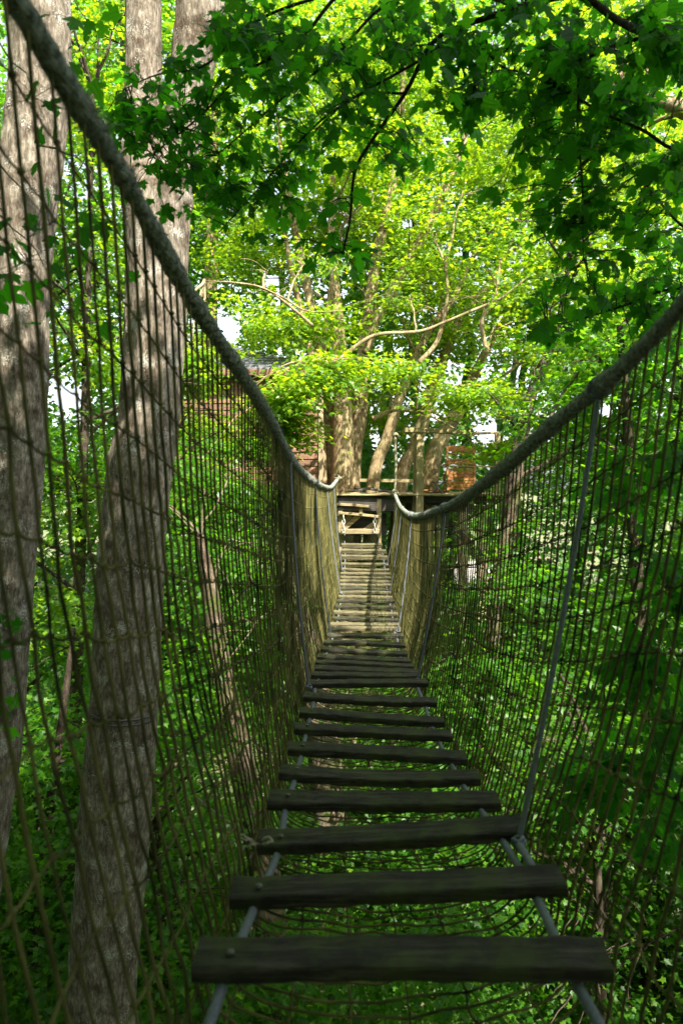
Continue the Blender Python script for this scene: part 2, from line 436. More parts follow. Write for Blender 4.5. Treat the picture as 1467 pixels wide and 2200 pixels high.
# (left px, left py, right px, right py) of each tread, nearest first; centre of its top face
TR = [(422, 2040, 1303, 2040), (497, 1902, 1206, 1874), (556, 1796, 1119, 1756), (577, 1706, 1070, 1708), (602, 1648, 1028, 1660), (619, 1598, 1000, 1620),
      (632, 1556, 971, 1577), (643, 1522, 952, 1541), (653, 1489, 936, 1500), (658, 1463, 918, 1462), (668, 1445, 902, 1447), (676, 1431, 896, 1440),
      (677, 1419, 888, 1429), (682, 1406, 880, 1414), (689, 1390, 875, 1400), (695, 1376, 870, 1381), (702, 1361, 867, 1363), (705, 1350, 860, 1347),
      (710, 1338, 859, 1339), (714, 1325, 856, 1329), (717, 1312, 854, 1316), (719, 1300, 852, 1303), (722, 1288, 848, 1290), (727, 1279, 842, 1281),
      (729, 1270, 841, 1271), (730, 1263, 841, 1264), (731, 1254, 840, 1255), (731, 1246, 840, 1248), (732, 1238, 838, 1239), (732, 1230, 837, 1231),
      (733, 1220, 836, 1222), (733, 1209, 834, 1210), (734, 1195, 832, 1196), (734, 1182, 829, 1183), (734, 1170, 821, 1170)]
YS = [1.34, 1.68, 2.10, 2.43] + [2.80 + .365 * i for i in range(31)]
TY, TL, TRt = [], [], []
for i, ((lx, ly, rx, ry), y) in enumerate(zip(TR, YS)):
    a, b = at(lx, ly, y), at(rx, ry, y)
    b[1] += .02 * rng.normal(); TY.append(y); TL.append(a.copy()); TRt.append(b.copy())
    c = (a + b) / 2
    big = i >= 32
    mb = MB()
    n = 26; t = np.linspace(0, 1, n)[:, None]
    P = a * (1 - t) + b * t - np.array([0, 0, .02]) + np.column_stack([np.zeros(n), rng.normal(0, .0012, n), rng.normal(0, .0012, n) + .006 * rng.normal() * np.sin(t[:, 0] * np.pi)])
    w, h = (.088, .036) if not big else (.11, .075)
    prof = rounded(w, h, .007)
    tl = -.07 + rng.normal(0, .03) + (-.12 if i > 24 else 0)
    prof = prof @ np.array([[math.cos(tl), math.sin(tl)], [-math.sin(tl), math.cos(tl)]])
    sd = rng.uniform(0, 9)
    sweep(mb, P - c, 1.0, profile=prof, disp=lambda phi, s, sd=sd: 1 + .035 * np.sin(phi * 5 + s * 23 + sd) * np.sin(s * 9 + sd) + .02 * np.sin(s * 61 + phi * 3))
    pl = mb.build('tread', PLANK if i < 17 or i in (19, 21, 22, 25) else PLANK_SUNLIT, None)
    pl.location = c - np.array(bridge.location); pl.parent = bridge
    if i < 14:
        for e, fr in ((a, .085),):
            q = a + (b - a) * fr; q = q + np.array([0, -.012, .001])
            m2 = MB(); sweep(m2, np.array([q - c, q - c + [0, 0, .004], q - c + [0, 0, .006]]), np.array([.0085, .0085, .005]), 10)
            m2.build('bolt', ZINC, pl, True)
TY = np.array(TY); TL = np.array(TL); TRt = np.array(TRt)
BO = np.array(bridge.location)

# hand ropes
def rope_pts(rows): return np.array([at(*r) for r in rows])
LH = rope_pts([(-170, -330, 1.02), (50, 25, 1.25), (130, 160, 1.36), (272, 392, 1.68), (420, 655, 2.22), (560, 868, 3.3), (622, 982, 4.7), (660, 1024, 6.4), (688, 1042, 8.6), (704, 1048, 10.4), (714, 1044, 12), (726, 1028, 13.6)])
RH = rope_pts([(2150, -250, .92), (1640, 420, 1.40), (1467, 652, 1.78), (1380, 747, 2.0), (1288, 832, 2.25), (1180, 920, 2.65), (1080, 1008, 3.3), (1000, 1068, 4.2), (955, 1092, 5.0), (905, 1108, 6.5), (880, 1106, 8.0), (864, 1094, 10.0), (856, 1082, 12), (848, 1062, 13.7)])
def hand_rope(P, seed):
    P = spline(P, 1300)
    # unwrapped length for even segments
    d = np.concatenate([[0], np.cumsum(np.linalg.norm(np.diff(P, axis=0), axis=1))])
    s = np.linspace(0, d[-1], 1500); P = np.column_stack([np.interp(s, d, P[:, k]) for k in range(3)])
    q = P - BO
    rr = np.random.default_rng(seed)
    fuzz = np.interp(s, np.linspace(0, d[-1], 600), rr.normal(0, .05, 600))
    lump = np.interp(s, np.linspace(0, d[-1], 170), np.abs(rr.normal(0, .22, 170)))
    rad = np.interp(P[:, 1], [1.0, 1.7, 3.5, 13], [.0200, .0185, .0275, .029]) * (1 + fuzz + lump * np.clip(1.6 - P[:, 1] / 3.5, .15, 1))
    mb = MB()
    sweep(mb, q, rad, 20, lambda phi, s_: 1 + .13 * np.abs(np.cos(1.5 * (phi - s_ * 34))) - .06 + .05 * np.sin(phi * 5 + s_ * 140))
    # frayed fibres and moss tufts on the near part
    nf = 26000
    k = (rr.uniform(0, 1, nf) ** 1.6 * 900).astype(int); ph = rr.uniform(0, 2 * np.pi, nf)
    T = unit(np.gradient(q, axis=0))[k]; A = unit(np.cross(T, [0, 0, 1.0])); Bv = np.cross(A, T)
    o = np.cos(ph)[:, None] * A + np.sin(ph)[:, None] * Bv
    base = q[k] + o * rad[k][:, None] * .95
    L = rr.uniform(.003, .013, nf)[:, None] * (1 + 1.3 * (np.interp(s, np.linspace(0, d[-1], 170), rr.uniform(0, 1, 170))[k] > .7))[:, None]
    tip = base + unit(o + rr.normal(0, .6, (nf, 3)) + T * rr.normal(0, .8, (nf, 1))) * L
    wv = unit(np.cross(o, T + rr.normal(0, .5, (nf, 3)))) * .0011
    V = np.stack([base - wv, base + wv, tip], 1).reshape(-1, 3)
    mb.add(V, np.arange(3 * nf), np.full(nf, 3))
    return mb.build('hand_rope', ROPE, bridge, False), P
_, LHp = hand_rope(LH, 3)
_, RHp = hand_rope(RH, 4)
def at_y(P, y): return np.array([np.interp(y, P[:, 1], P[:, k]) if k != 1 else y for k in range(3)])

# foot ropes under the treads
def twist(phi, s): return 1 + .14 * np.abs(np.cos(1.5 * (phi - s * 95)))
for fr in (.075, .915):
    pts = [at(430 if fr < .5 else 1318, 2260, 1.18)]
    for a, b in zip(TL, TRt): pts.append(a + (b - a) * fr - [0, 0, .048])
    pts.append(pts[-1] + [0, .5, .45])
    P = spline(np.array(pts), 520)
    dd = MB(); sweep(dd, P - BO, .0105, 8, twist); dd.build('foot_rope', ROPE_BLUE, bridge, True)

# suspender ropes with their knots
def knot(mb, c, r, rr):
    for q in range(3):
        t = np.linspace(0, 2 * np.pi, 15); ax = unit(rr.normal(0, 1, 3)); u = unit(np.cross(ax, [.3, .2, 1])); v = np.cross(ax, u)
        sweep(mb, c + r * (np.cos(t)[:, None] * u + np.sin(t)[:, None] * v), r * .42, 6, caps=False)
SUS = [(2.13, 1), (4.75, 0), (4.95, 1), (7.6, 0), (7.7, 1), (10.2, 0), (10.3, 1), (12.4, 0), (12.5, 1)]
for y, side in SUS:
    top = at_y(RHp if side else LHp, y + (.12 if y < 3 else .0)); k = np.abs(TY - y).argmin()
    foot = (TRt[k] - [.03, .06, .05]) if side else (TL[k] + [.02, -.05, -.045])
    mb = MB(); t = np.linspace(0, 1, 40)[:, None]
    P = top * (1 - t) + foot * t; P = P + np.array([.012 if side else -.02, 0, 0]) * np.sin(t * np.pi) ** 1.0
    sweep(mb, P - BO, .0078, 7, twist)
    s = mb.build('suspender_rope', ROPE_BLUE, bridge, True)
    m2 = MB(); knot(m2, foot + [0, -.01, .02] - BO, .017, rng); m2.build('knot', ROPE_BLUE, s, True)
    m2 = MB(); knot(m2, top - BO, .031, rng); m2.build('knot', ROPE_BLUE, s, True)
# branch of the near right suspender down to the second tread
mb = MB(); a = TRt[2] + np.array([-.03, -.07, -.04]); b = TRt[1] + np.array([-.05, .05, -.03])
sweep(mb, spline([a - BO, (a + b) / 2 + [-.01, 0, .02] - BO, b - BO], 20), .0105, 8, twist); mb.build('foot_rope', ROPE_BLUE, bridge, True)
# pale cord loops at the third tread's left end
mb = MB()
for q in range(4):
    c = TL[2] + np.array([.02, -.02, -.03]); t = np.linspace(0, 1, 24)[:, None]
    e = c + np.array([-.10 - .05 * q + .03, .05 * q - .05, -.16 + .09 * q])
    P = c * (1 - t) + e * t + np.array([-.03, -.02, .09 - .02 * q]) * np.sin(t * np.pi) + rng.normal(0, .003, (24, 3))
    sweep(mb, P - BO, .0035, 5)
knot(mb, TL[2] + np.array([.03, -.03, -.005]) - BO, .014, rng)
mb.build('lashing', LASH, bridge, True)

# netting: one U-shaped sheet of cords from hand rope to hand rope, under the treads
NU = 61
def section(y):
    l, r = at_y(LHp, y), at_y(RHp, y)
    i = np.clip(y, TY[0], TY[-1])
    a = np.array([np.interp(i, TY, TL[:, k]) for k in range(3)]); b = np.array([np.interp(i, TY, TRt[:, k]) for k in range(3)])
    a[1] = b[1] = y
    if y < TY[0]: a[2] += .10 * (TY[0] - y); b[2] += .10 * (TY[0] - y)
    ea = a + [-.05, 0, -.03]; eb = b + [.05, 0, -.03]
    sag = .34 if y < 12.4 else .34 * max(0.1, (13.6 - y) / 1.2)
    mid = (a + b) / 2 - [0, 0, sag]
    q1 = ea * .5 + mid * .5 - [.15, 0, .09 * sag / .34]; q2 = eb * .5 + mid * .5 + [.15, 0, -.09 * sag / .34]
    ctrl = [l, l * .66 + ea * .34 + [-.03, 0, 0], l * .33 + ea * .67 + [-.035, 0, 0], ea, q1, mid, q2, eb, r * .33 + eb * .67 + [.035, 0, 0], r * .66 + eb * .34 + [.03, 0, 0], r]
    P = spline(np.array(ctrl), 240)
    d = np.concatenate([[0], np.cumsum(np.linalg.norm(np.diff(P, axis=0), axis=1))])
    s = np.linspace(0, d[-1], NU)
    return np.column_stack([np.interp(s, d, P[:, k]) for k in range(3)])
NY = np.arange(.62, 13.45, .064); NY = NY + rng.normal(0, .004, len(NY))
GR = np.array([section(y) for y in NY])                       # [ny, NU, 3]
# lumpy hang of the cords along the bridge
uu = np.linspace(0, 1, NU)[None, :]
side = np.sin(uu * np.pi)
GR[:, :, 1] += side * (  .016 * np.sin(NY * 2.1)[:, None] * np.sin(uu * 9) + .012 * np.sin(NY[:, None] * 9 + uu * 30)) + rng.normal(0, .0035, GR.shape[:2]) * side
GR[:, :, 0] += side *   .011 * np.sin(NY[:, None] * 1.3 + uu * 14) + rng.normal(0, .003, GR.shape[:2]) * side
GR[:, :, 2] += rng.normal(0, .005, GR.shape[:2]) * side + .02 * side * np.sin(NY[:, None] * 2.7 + uu * 5)
mb = MB()
rowsel = np.arange(2, NU - 2, 2)
for i in range(len(NY)):
    P = spline(GR[i], NU * 2 - 1) - BO
    sweep(mb, P, .0036 * rng.uniform(.85, 1.25), 4, caps=False)
for j in rowsel:
    sagw = np.zeros((len(NY) * 3 - 2, 3)); P = spline(GR[:, j], len(NY) * 3 - 2)
    P[:, 2] -= .007 * np.abs(np.sin(np.linspace(0, (len(NY) - 1) * np.pi, len(P))))
    sweep(mb, P - BO, .0031, 4, caps=False)
# knots where the cords cross
K = GR[:, rowsel].reshape(-1, 3) - BO; rk = rng.uniform(.0065, .010, len(K))[:, None]
oct_ = np.array([(1, 0, 0), (-1, 0, 0), (0, 1, 0), (0, -1, 0), (0, 0, 1.2), (0, 0, -1.2)])
V = K[:, None] + rk[:, None] * oct_[None]
f8 = np.array([(0, 2, 4), (2, 1, 4), (1, 3, 4), (3, 0, 4), (2, 0, 5), (1, 2, 5), (3, 1, 5), (0, 3, 5)])
mb.add(V.reshape(-1, 3), (f8[None] + (np.arange(len(K)) * 6)[:, None, None]).ravel(), np.full(len(K) * 8, 3))
mb.build('netting', NETCORD, bridge, True)
# rope tail rising from the right hand rope's end, lashings at both ends
mb = MB(); P = spline([at(848, 1064, 13.7), at(850, 1000, 13.8), at(848, 930, 13.9)], 60)
sweep(mb, P - BO, .022, 8, lambda p, s: 1 + .25 * np.abs(np.cos(1.5 * (p - s * 40)))); knot(mb, at(848, 1060, 13.7) - BO, .06, rng); knot(mb, at(849, 936, 13.9) - BO, .05, rng)
mb.build('tie_rope', LASH, bridge, True)
mb = MB(); knot(mb, at(726, 1028, 13.6) - BO, .06, rng); mb.build('tie_rope', LASH, bridge, True)
for px, py in ((738, 1125), (805, 1125)):
    mb = MB()
    for q in range(4):
        c = at(px, py - 13 + q * 9, 13.75) - BO; t = np.linspace(0, 2 * np.pi, 14)[:, None]
        d = np.array([1, 0, 0]) if q % 2 else np.array([0, 1, 0])
        sweep(mb, c + .026 * np.cos(t) * d + np.array([0, 0, .05]) * np.sin(t), .010, 5, caps=False)
    mb.build('chain', ROPE_PALE, bridge, True)

# ------------------------------------------------------------------ tree house platform
DY = 14.0
plat = tag(empty('wooden_platform', at(900, 1075, DY)), 'wooden tree platform on dark beams at the far end of the bridge', 'platform')
PO = np.array(plat.location)
def part(name, m, parent, org, fn, smooth=False):
    mb = MB(); fn(mb); V = [v - np.asarray(org, np.float32) for v in mb.V]; mb.V = V
    return mb.build(name, m, parent, smooth)
zt = -.20
def boards(mb):
    for k in range(26):
        y = DY - .05 + k * .145
        beam(mb, (-4.4 + rng.normal(0, .04), y, zt - .02 + rng.normal(0, .006)), (3.25 + rng.normal(0, .06), y, zt - .02 + rng.normal(0, .008)), .135, .034, n=4)
part('decking', DECKWOOD, plat, PO, boards)
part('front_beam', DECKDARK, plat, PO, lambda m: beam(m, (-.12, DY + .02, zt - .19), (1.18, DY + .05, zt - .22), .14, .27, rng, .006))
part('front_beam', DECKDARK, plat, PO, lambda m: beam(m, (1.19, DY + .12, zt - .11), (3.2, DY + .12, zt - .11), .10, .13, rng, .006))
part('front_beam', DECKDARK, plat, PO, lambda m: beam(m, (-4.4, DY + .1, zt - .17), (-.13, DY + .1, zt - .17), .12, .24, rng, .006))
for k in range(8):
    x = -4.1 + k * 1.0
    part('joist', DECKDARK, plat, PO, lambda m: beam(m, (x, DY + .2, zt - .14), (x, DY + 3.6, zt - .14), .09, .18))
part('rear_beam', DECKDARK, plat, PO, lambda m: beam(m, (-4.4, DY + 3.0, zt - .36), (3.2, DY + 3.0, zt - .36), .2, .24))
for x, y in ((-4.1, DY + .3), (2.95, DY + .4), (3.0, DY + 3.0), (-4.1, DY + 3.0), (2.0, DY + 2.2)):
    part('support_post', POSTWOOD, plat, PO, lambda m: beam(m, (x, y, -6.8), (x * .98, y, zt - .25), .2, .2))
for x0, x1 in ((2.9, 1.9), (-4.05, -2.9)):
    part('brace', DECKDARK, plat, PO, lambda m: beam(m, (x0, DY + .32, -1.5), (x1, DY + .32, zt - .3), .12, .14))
# ragged old boards and a mat left on the deck edge
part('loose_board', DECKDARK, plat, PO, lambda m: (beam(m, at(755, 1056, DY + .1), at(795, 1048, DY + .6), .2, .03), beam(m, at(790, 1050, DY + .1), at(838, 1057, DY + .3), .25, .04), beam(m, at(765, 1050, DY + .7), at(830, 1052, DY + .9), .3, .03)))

# entry steps between the last tread and the deck
steps = tag(empty('entry_steps', at(775, 1160, 13.8)), 'sunlit wooden step frame climbing from last tread to deck', 'steps'); SO = np.array(steps.location)
for (x0, y0, x1, y1, w, h) in ((722, 1060, 778, 1063, .1, .045), (724, 1083, 792, 1088, .12, .05), (730, 1102, 814, 1110, .12, .05), (731, 1142, 815, 1142, .13, .095)):
    part('step', DECKWOOD, steps, SO, lambda m: beam(m, at(x0, y0, 13.85 + (1142 - y0) * .0018), at(x1, y1, 13.85 + (1142 - y1) * .0018), w, h, rng, .005))
for x in (731, 814):
    part('upright', POSTWOOD, steps, SO, lambda m: beam(m, at(x, 1200, 13.98), at(x, 1072, 14.0), .09, .07))
part('upright', POSTWOOD, steps, SO, lambda m: beam(m, at(775, 1104, 13.99), at(775, 1088, 13.99), .07, .07))
for a, b in (((736, 1138), (772, 1106)), ((812, 1120), (780, 1142)), ((728, 1130), (752, 1108))):
    part('diagonal_brace', DECKWOOD, steps, SO, lambda m: beam(m, at(*a, 14.02), at(*b, 14.02), .05, .10))
part('back_board', DECKDARK, steps, SO, lambda m: beam(m, at(728, 1126, 14.3), at(830, 1126, 14.3), .05, .45))

# gate post and railing
rail = tag(empty('railing', at(900, 1100, DY)), 'weathered post and rail frame at the deck edge with a crossbar on top', 'railing'); RO = np.array(rail.location)
part('post', POSTWOOD, rail, RO, lambda m: beam(m, at(900, 1106, DY - .02), at(902, 934, DY - .02), .15, .17, rng, .004))
part('post', POSTWOOD, rail, RO, lambda m: beam(m, at(889, 1100, DY + .1), at(893, 935, DY + .1), .07, .07, rng, .006))
part('post', POSTWOOD, rail, RO, lambda m: beam(m, at(1067, 1064, DY + .05), at(1068, 930, DY + .05), .1, .1))
part('crossbar', DECKWOOD, rail, RO, lambda m: beam(m, at(868, 924, DY - .02), at(1008, 929, DY + .05), .2, .09, rng, .006))
part('crossbar', DECKWOOD, rail, RO, lambda m: beam(m, at(1002, 932, DY + .16), at(1072, 930, DY + .16), .06, .05))
part('top_rail', DECKWOOD, rail, RO, lambda m: beam(m, at(772, 1032, DY + 1.6), at(890, 1033, DY + 1.6), .1, .07))
part('top_rail', DECKWOOD, rail, RO, lambda m: beam(m, at(906, 1000, DY + 1.6), at(1064, 1003, DY + 1.6), .05, .03))

# slatted wooden chair (high back towards us) and folding chair with slatted seat
ch = tag(empty('slatted_chair', at(990, 1075, 14.9)), 'orange wooden slatted high-back chair standing on the deck', 'chair'); CO = np.array(ch.location)
x0, x1 = at(960, 1000, 14.9)[0], at(1022, 1000, 14.9)[0]
zb, ztp = -.2, at(990, 961, 14.9)[2]
for x in (x0 + .02, x1 - .02):
    part('back_post', ORANGE, ch, CO, lambda m: beam(m, (x, 14.9, zb), (x, 15.05, ztp), .045, .04))
    part('leg', ORANGE, ch, CO, lambda m: beam(m, (x, 15.45, zb), (x, 15.45, zb + .42), .045, .045))
    part('armrest', ORANGE, ch, CO, lambda m: beam(m, (x, 14.95, zb + .62), (x, 15.5, zb + .62), .06, .03))
def slats(m):
    n = 13
    for k in range(n):
        if k in (7, 10): continue
        z = zb + .10 + (ztp - zb - .16) * k / (n - 1); yy = 14.9 + .15 * (z - zb) / (ztp - zb)
        beam(m, (x0 + .045, yy, z), (x1 - .045, yy, z), .02, .050 + .012 * rng.normal() * .5, n=3, rad=.004)
part('back_slats', ORANGE, ch, CO, slats)
part('top_rail', ORANGE, ch, CO, lambda m: beam(m, (x0, 15.05, ztp), (x1, 15.05, ztp), .04, .08))
def seat(m):
    for k in range(7): beam(m, (x0 + .03, 15.02 + k * .075, zb + .42), (x1 - .03, 15.02 + k * .075, zb + .42), .062, .022, n=3, rad=.004)
part('seat', ORANGE, ch, CO, seat)
fc = tag(empty('folding_chair', at(940, 1078, 14.5)), 'folding chair with dark metal legs beside the gate post', 'chair'); FO = np.array(fc.location)
for y in (14.45, 14.85):
    for a, b in (((925, 1078), (957, 1032)), ((950, 1080), (929, 1034))):
        def leg(m):
            p, q = at(*a, y), at(*b, y); p[2] = zb; sweep(m, spline([p, q], 8), .014, 8)
        part('leg', METAL, fc, FO, leg, True)
part('back_frame', METAL, fc, FO, lambda m: sweep(m, spline([at(957, 1032, 14.45), at(962, 1024, 14.6), at(957, 1030, 14.85)], 12), .014, 8), True)
def seat2(m):
    for k in range(6):
        p, q = at(928 + k * 5.5, 1037, 14.44), at(928 + k * 5.5, 1037, 14.86); beam(m, p, q, .042, .018, n=3, rad=.004)
part('seat', DECKDARK, fc, FO, seat2)
tb = tag(empty('slatted_bench', at(935, 1078, 15.2)), 'low orange slatted bench behind the folding chair', 'bench'); TO = np.array(tb.location)
def btop(m):
    for k in range(5): beam(m, at(908, 1053, 14.98 + k * .085), at(960, 1054, 14.98 + k * .085), .075, .025, n=3, rad=.004)
part('seat', ORANGE, tb, TO, btop)
def bfront(m):
    for k in range(3): beam(m, at(909, 1059 + k * 5.5, 15.0), at(959, 1059 + k * 5.5, 15.0), .02, .045, n=3, rad=.004)
part('apron', ORANGE, tb, TO, bfront)
for x in (911, 957):
    for y in (15.05, 15.3):
        def leg(m):
            p = at(x, 1055, y); q = p.copy(); q[2] = zb; beam(m, q, p, .05, .05, n=3)
        part('leg', ORANGE, tb, TO, leg)
rt = tag(empty('red_tag', at(1000, 1160, 13.9)), 'small red tag hanging on a cord under the deck', 'tag'); GO = np.array(rt.location)
part('plate', RED, rt, GO, lambda m: beam(m, at(1000, 1168, 13.9), at(1000.5, 1150, 13.9), .016, .055, rad=.005), True)
part('cord', ROPE_PALE, rt, GO, lambda m: sweep(m, spline([at(1000.5, 1150, 13.9), at(1001, 1090, 14.05)], 6), .004, 5))

# ------------------------------------------------------------------ house
hs = tag(empty('tree_house', (-2.35, 16, zt)), 'red-brown board-clad cabin with a grey hipped roof up on the platform', 'tree house'); HO = np.array(hs.location)
hx0, hx1, hy0, hy1, hz1 = -4.25, -.44, 14.6, 17.4, 2.28
def walls(m):
    n = int((hz1 - zt) / .145)
    for k in range(n + 1):
        z = zt + .0725 + k * .145
        lo, hi = z - .072, min(z + .074, hz1)
        for (a, b, nx, ny) in (((hx0, hy0), (hx1, hy0), 0, -1), ((hx1, hy0), (hx1, hy1), 1, 0), ((hx1, hy1), (hx0, hy1), 0, 1), ((hx0, hy1), (hx0, hy0), -1, 0)):
            o0, o1 = .022, .004
            V = [(a[0] + nx * o0, a[1] + ny * o0, lo), (b[0] + nx * o0, b[1] + ny * o0, lo), (b[0] + nx * o1, b[1] + ny * o1, hi), (a[0] + nx * o1, a[1] + ny * o1, hi),
                 (a[0], a[1], lo), (b[0], b[1], lo)]
            m.poly(V, [(0, 1, 2, 3), (4, 5, 1, 0)])
part('wall', SIDING, hs, HO, walls)
TRIM = wood_mat('pale_trim', (.30, .22, .14), (.55, .44, .31), 2, .8)
for x, y in ((hx1 + .012, hy0 - .012), (hx0 - .012, hy0 - .012), (hx1 + .012, hy1 + .012)):
    part('corner_trim', TRIM, hs, HO, lambda m: beam(m, (x, y, zt), (x, y, hz1), .10, .10))
ap = at(505, 745, 16.0)
def roof(m):
    e = .28; zE = hz1 + .06
    c = [(hx0 - e, hy0 - e, zE), (hx1 + e, hy0 - e, zE), (hx1 + e, hy1 + e, zE), (hx0 - e, hy1 + e, zE)]
    A = np.array([ap[0], 16.0, ap[2]])
    for k in range(4):
        p, q = np.array(c[k]), np.array(c[(k + 1) % 4])
        # overlapping shingle courses
        nC = 9
        for j in range(nC):
            t0, t1 = j / nC, (j + 1) / nC
            a0, b0 = p + (A - p) * t0, q + (A - q) * t0; a1, b1 = p + (A - p) * t1, q + (A - q) * t1
            up = np.array([0, 0, .02])
            m.poly([a0 + up, b0 + up, b1, a1, a0 - up * .5, b0 - up * .5], [(0, 1, 2, 3), (4, 5, 1, 0)])
    m.poly([np.array(v) - [0, 0, .02] for v in c], [(3, 2, 1, 0)])
part('roof', SLATE, hs, HO, roof)
part('fascia', SIDING, hs, HO, lambda m: (beam(m, (hx0 - .27, hy0 - .27, hz1 + .0), (hx1 + .27, hy0 - .27, hz1 + .0), .03, .13), beam(m, (hx1 + .27, hy0 - .27, hz1 + .0), (hx1 + .27, hy1 + .27, hz1 + .0), .03, .13)))

# ------------------------------------------------------------------ trees
def tree(name, label, base, group=None, cat='tree'):
    o = tag(empty(name, base), label, cat, group); return o, np.array(o.location)
def fin(mb, name, m, parent, org, smooth=True):
    mb.V = [v - np.asarray(org, np.float32) for v in mb.V]
    return mb.build(name, m, parent, smooth)
def tcrown(seed, blobs, material, parent, org, **kw):
    r = np.random.default_rng(seed)
    bl = blobs
    mb = MB(); kind = kw.get('kind', 'lobed')
    for c, rr, n in bl:
        P, O = blob_sprays(r, c, rr, n, kw.get('thr', -.25))
        spray_leaves(mb, r, P, O, kw.get('nl', 22), kw.get('rad', .42), kw.get('size', .1), kind, kw.get('tilt', .38))
    return fin(mb, 'crown', material, parent, org, False)

def wire(mb, spine, py, rad, r=.007):
    x, y = project(spine); k = np.abs(y - py).argmin(); c = spine[k]
    t = np.linspace(0, 2 * np.pi, 40)[:, None]
    sweep(mb, c + rad * (np.cos(t) * [1, 0, 0] + np.sin(t) * [0, 1, 0]) + np.array([0, 0, -.02]) * np.cos(t), r, 6, caps=False)

# left-most trunk
r = np.random.default_rng(21)
T, O = tree('maple_tree', 'grey lichen-spotted trunk at the left edge seen through the net', at(-110, 2200, 4.6))
mb = MB()
s1 = stem(mb, [(-190, 2900, 150), (-110, 2200, 138), (-52, 1800, 132), (-22, 1600, 130), (0, 1340, 128), (32, 900, 126), (44, 613, 118), (58, 450, 119), (82, 200, 116), (86, 0, 114), (95, -500, 105), (110, -1500, 80)], 4.6, 260, 84, 1.0, .035, .022)
hi1 = [((-4.0, 3.0, 6.5), (2.6, 2.6, 2.2), 110), ((-2.8, 1.0, 8.0), (2.2, 2.2, 1.8), 150)]
limbs_to_blobs(mb, r, s1, hi1, .06)
lv = MB()
for c, rr, n in hi1:
    P, Oo = blob_sprays(r, c, rr, n); spray_leaves(lv, r, P, Oo, 24, .45, .13, 'kite')
# hanging near leaves in front of the trunk
tw = MB()
for (px, py, Y, n, sp) in ((75, 210, 2.4, 9, .07), (60, 560, 2.6, 16, .12), (110, 480, 2.9, 10, .1), (15, 1360, 2.2, 7, .05), (30, 1540, 2.5, 5, .06), (130, 640, 3.1, 9, .12), (200, 60, 3.0, 8, .1), (250, 480, 3.4, 10, .14)):
    c = at(px, py, Y); P = c + r.normal(0, sp, (n, 3)); st = c + np.array([-.5, .3, .5])
    limb(mb, r, st, c, .006, .002, 8, sides=4)
    for p in P: limb(mb, r, c, p, .0018, .001, 4, sides=3, wob=.05)
    add_leaves(lv, P, r.normal(0, .6, (n, 3)) + [0, 0, -.5], r.normal(0, .6, (n, 3)) + [0, -.8, .5], r.uniform(.06, .10, n), 'maple')
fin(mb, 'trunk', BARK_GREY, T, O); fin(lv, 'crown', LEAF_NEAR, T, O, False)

# forked trunk
r = np.random.default_rng(22)
T, O = tree('maple_tree', 'tall grey forked trunk with a cable wrapped round it behind the left net', at(217, 2200, 5.2))
mb = MB()
s2 = stem(mb, [(200, 2900, 152), (217, 2200, 145), (237, 1930, 146), (252, 1700, 145), (266, 1500, 137), (275, 1340, 137), (288, 1160, 134), (305, 1000, 133), (321, 900, 128), (332, 700, 128), (341, 500, 130), (350, 420, 128), (368, 370, 105), (392, 280, 80), (420, 100, 94), (432, 0, 98), (450, -400, 90), (470, -1200, 70)], 5.2, 300, 84, 4.0, .03, .021)
stem(mb, [(325, 560, 80, 5.22), (312, 430, 92, 5.22), (306, 330, 88, 5.22), (309, 200, 76, 5.22), (308, 0, 74, 5.22), (300, -500, 66, 5.2), (270, -1300, 45, 5.0)], 5.22, 100, 36, 2.5, .035, .014)
hi2 = [((-3.0, 5.2, 8.6), (1.8, 1.8, 1.8), 110), ((-4.5, 6.0, 7.6), (2.4, 2.4, 2.4), 70)]
limbs_to_blobs(mb, r, s2, hi2, .06)
fin(mb, 'trunk', BARK_GREY, T, O)
tcrown(23, hi2, LEAF_MID, T, O, kind='kite', size=.13)
mb = MB(); wire(mb, s2, 1528, .245); wire(mb, s2, 1536, .247); fin(mb, 'cable', METAL, T, O)

# thin far trunk
r = np.random.default_rng(24)
T, O = tree('maple_tree', 'thin straight trunk lit on its right, left of the host tree', at(470, 1440, 19.0))
mb = MB(); s3 = stem(mb, [(470, 1440, 34), (460, 1200, 32), (454, 800, 30), (454, 600, 28), (455, 440, 27), (452, 200, 24), (448, -100, 18)], 19.0, 80, 16, 3)
b3 = [B(430, 420, 19, 1.6, 1.6, 1.2, 60), B(520, 330, 19, 1.6, 1.5, 1.2, 90), B(330, 120, 19, 1.6, 1.5, 1.3, 100), B(560, 60, 19, 1.8, 1.6, 1.3, 100)]
limbs_to_blobs(mb, r, s3, b3, .03); fin(mb, 'trunk', BARK_TAN, T, O)
tcrown(25, b3, LEAF_SUN, T, O, size=.095)

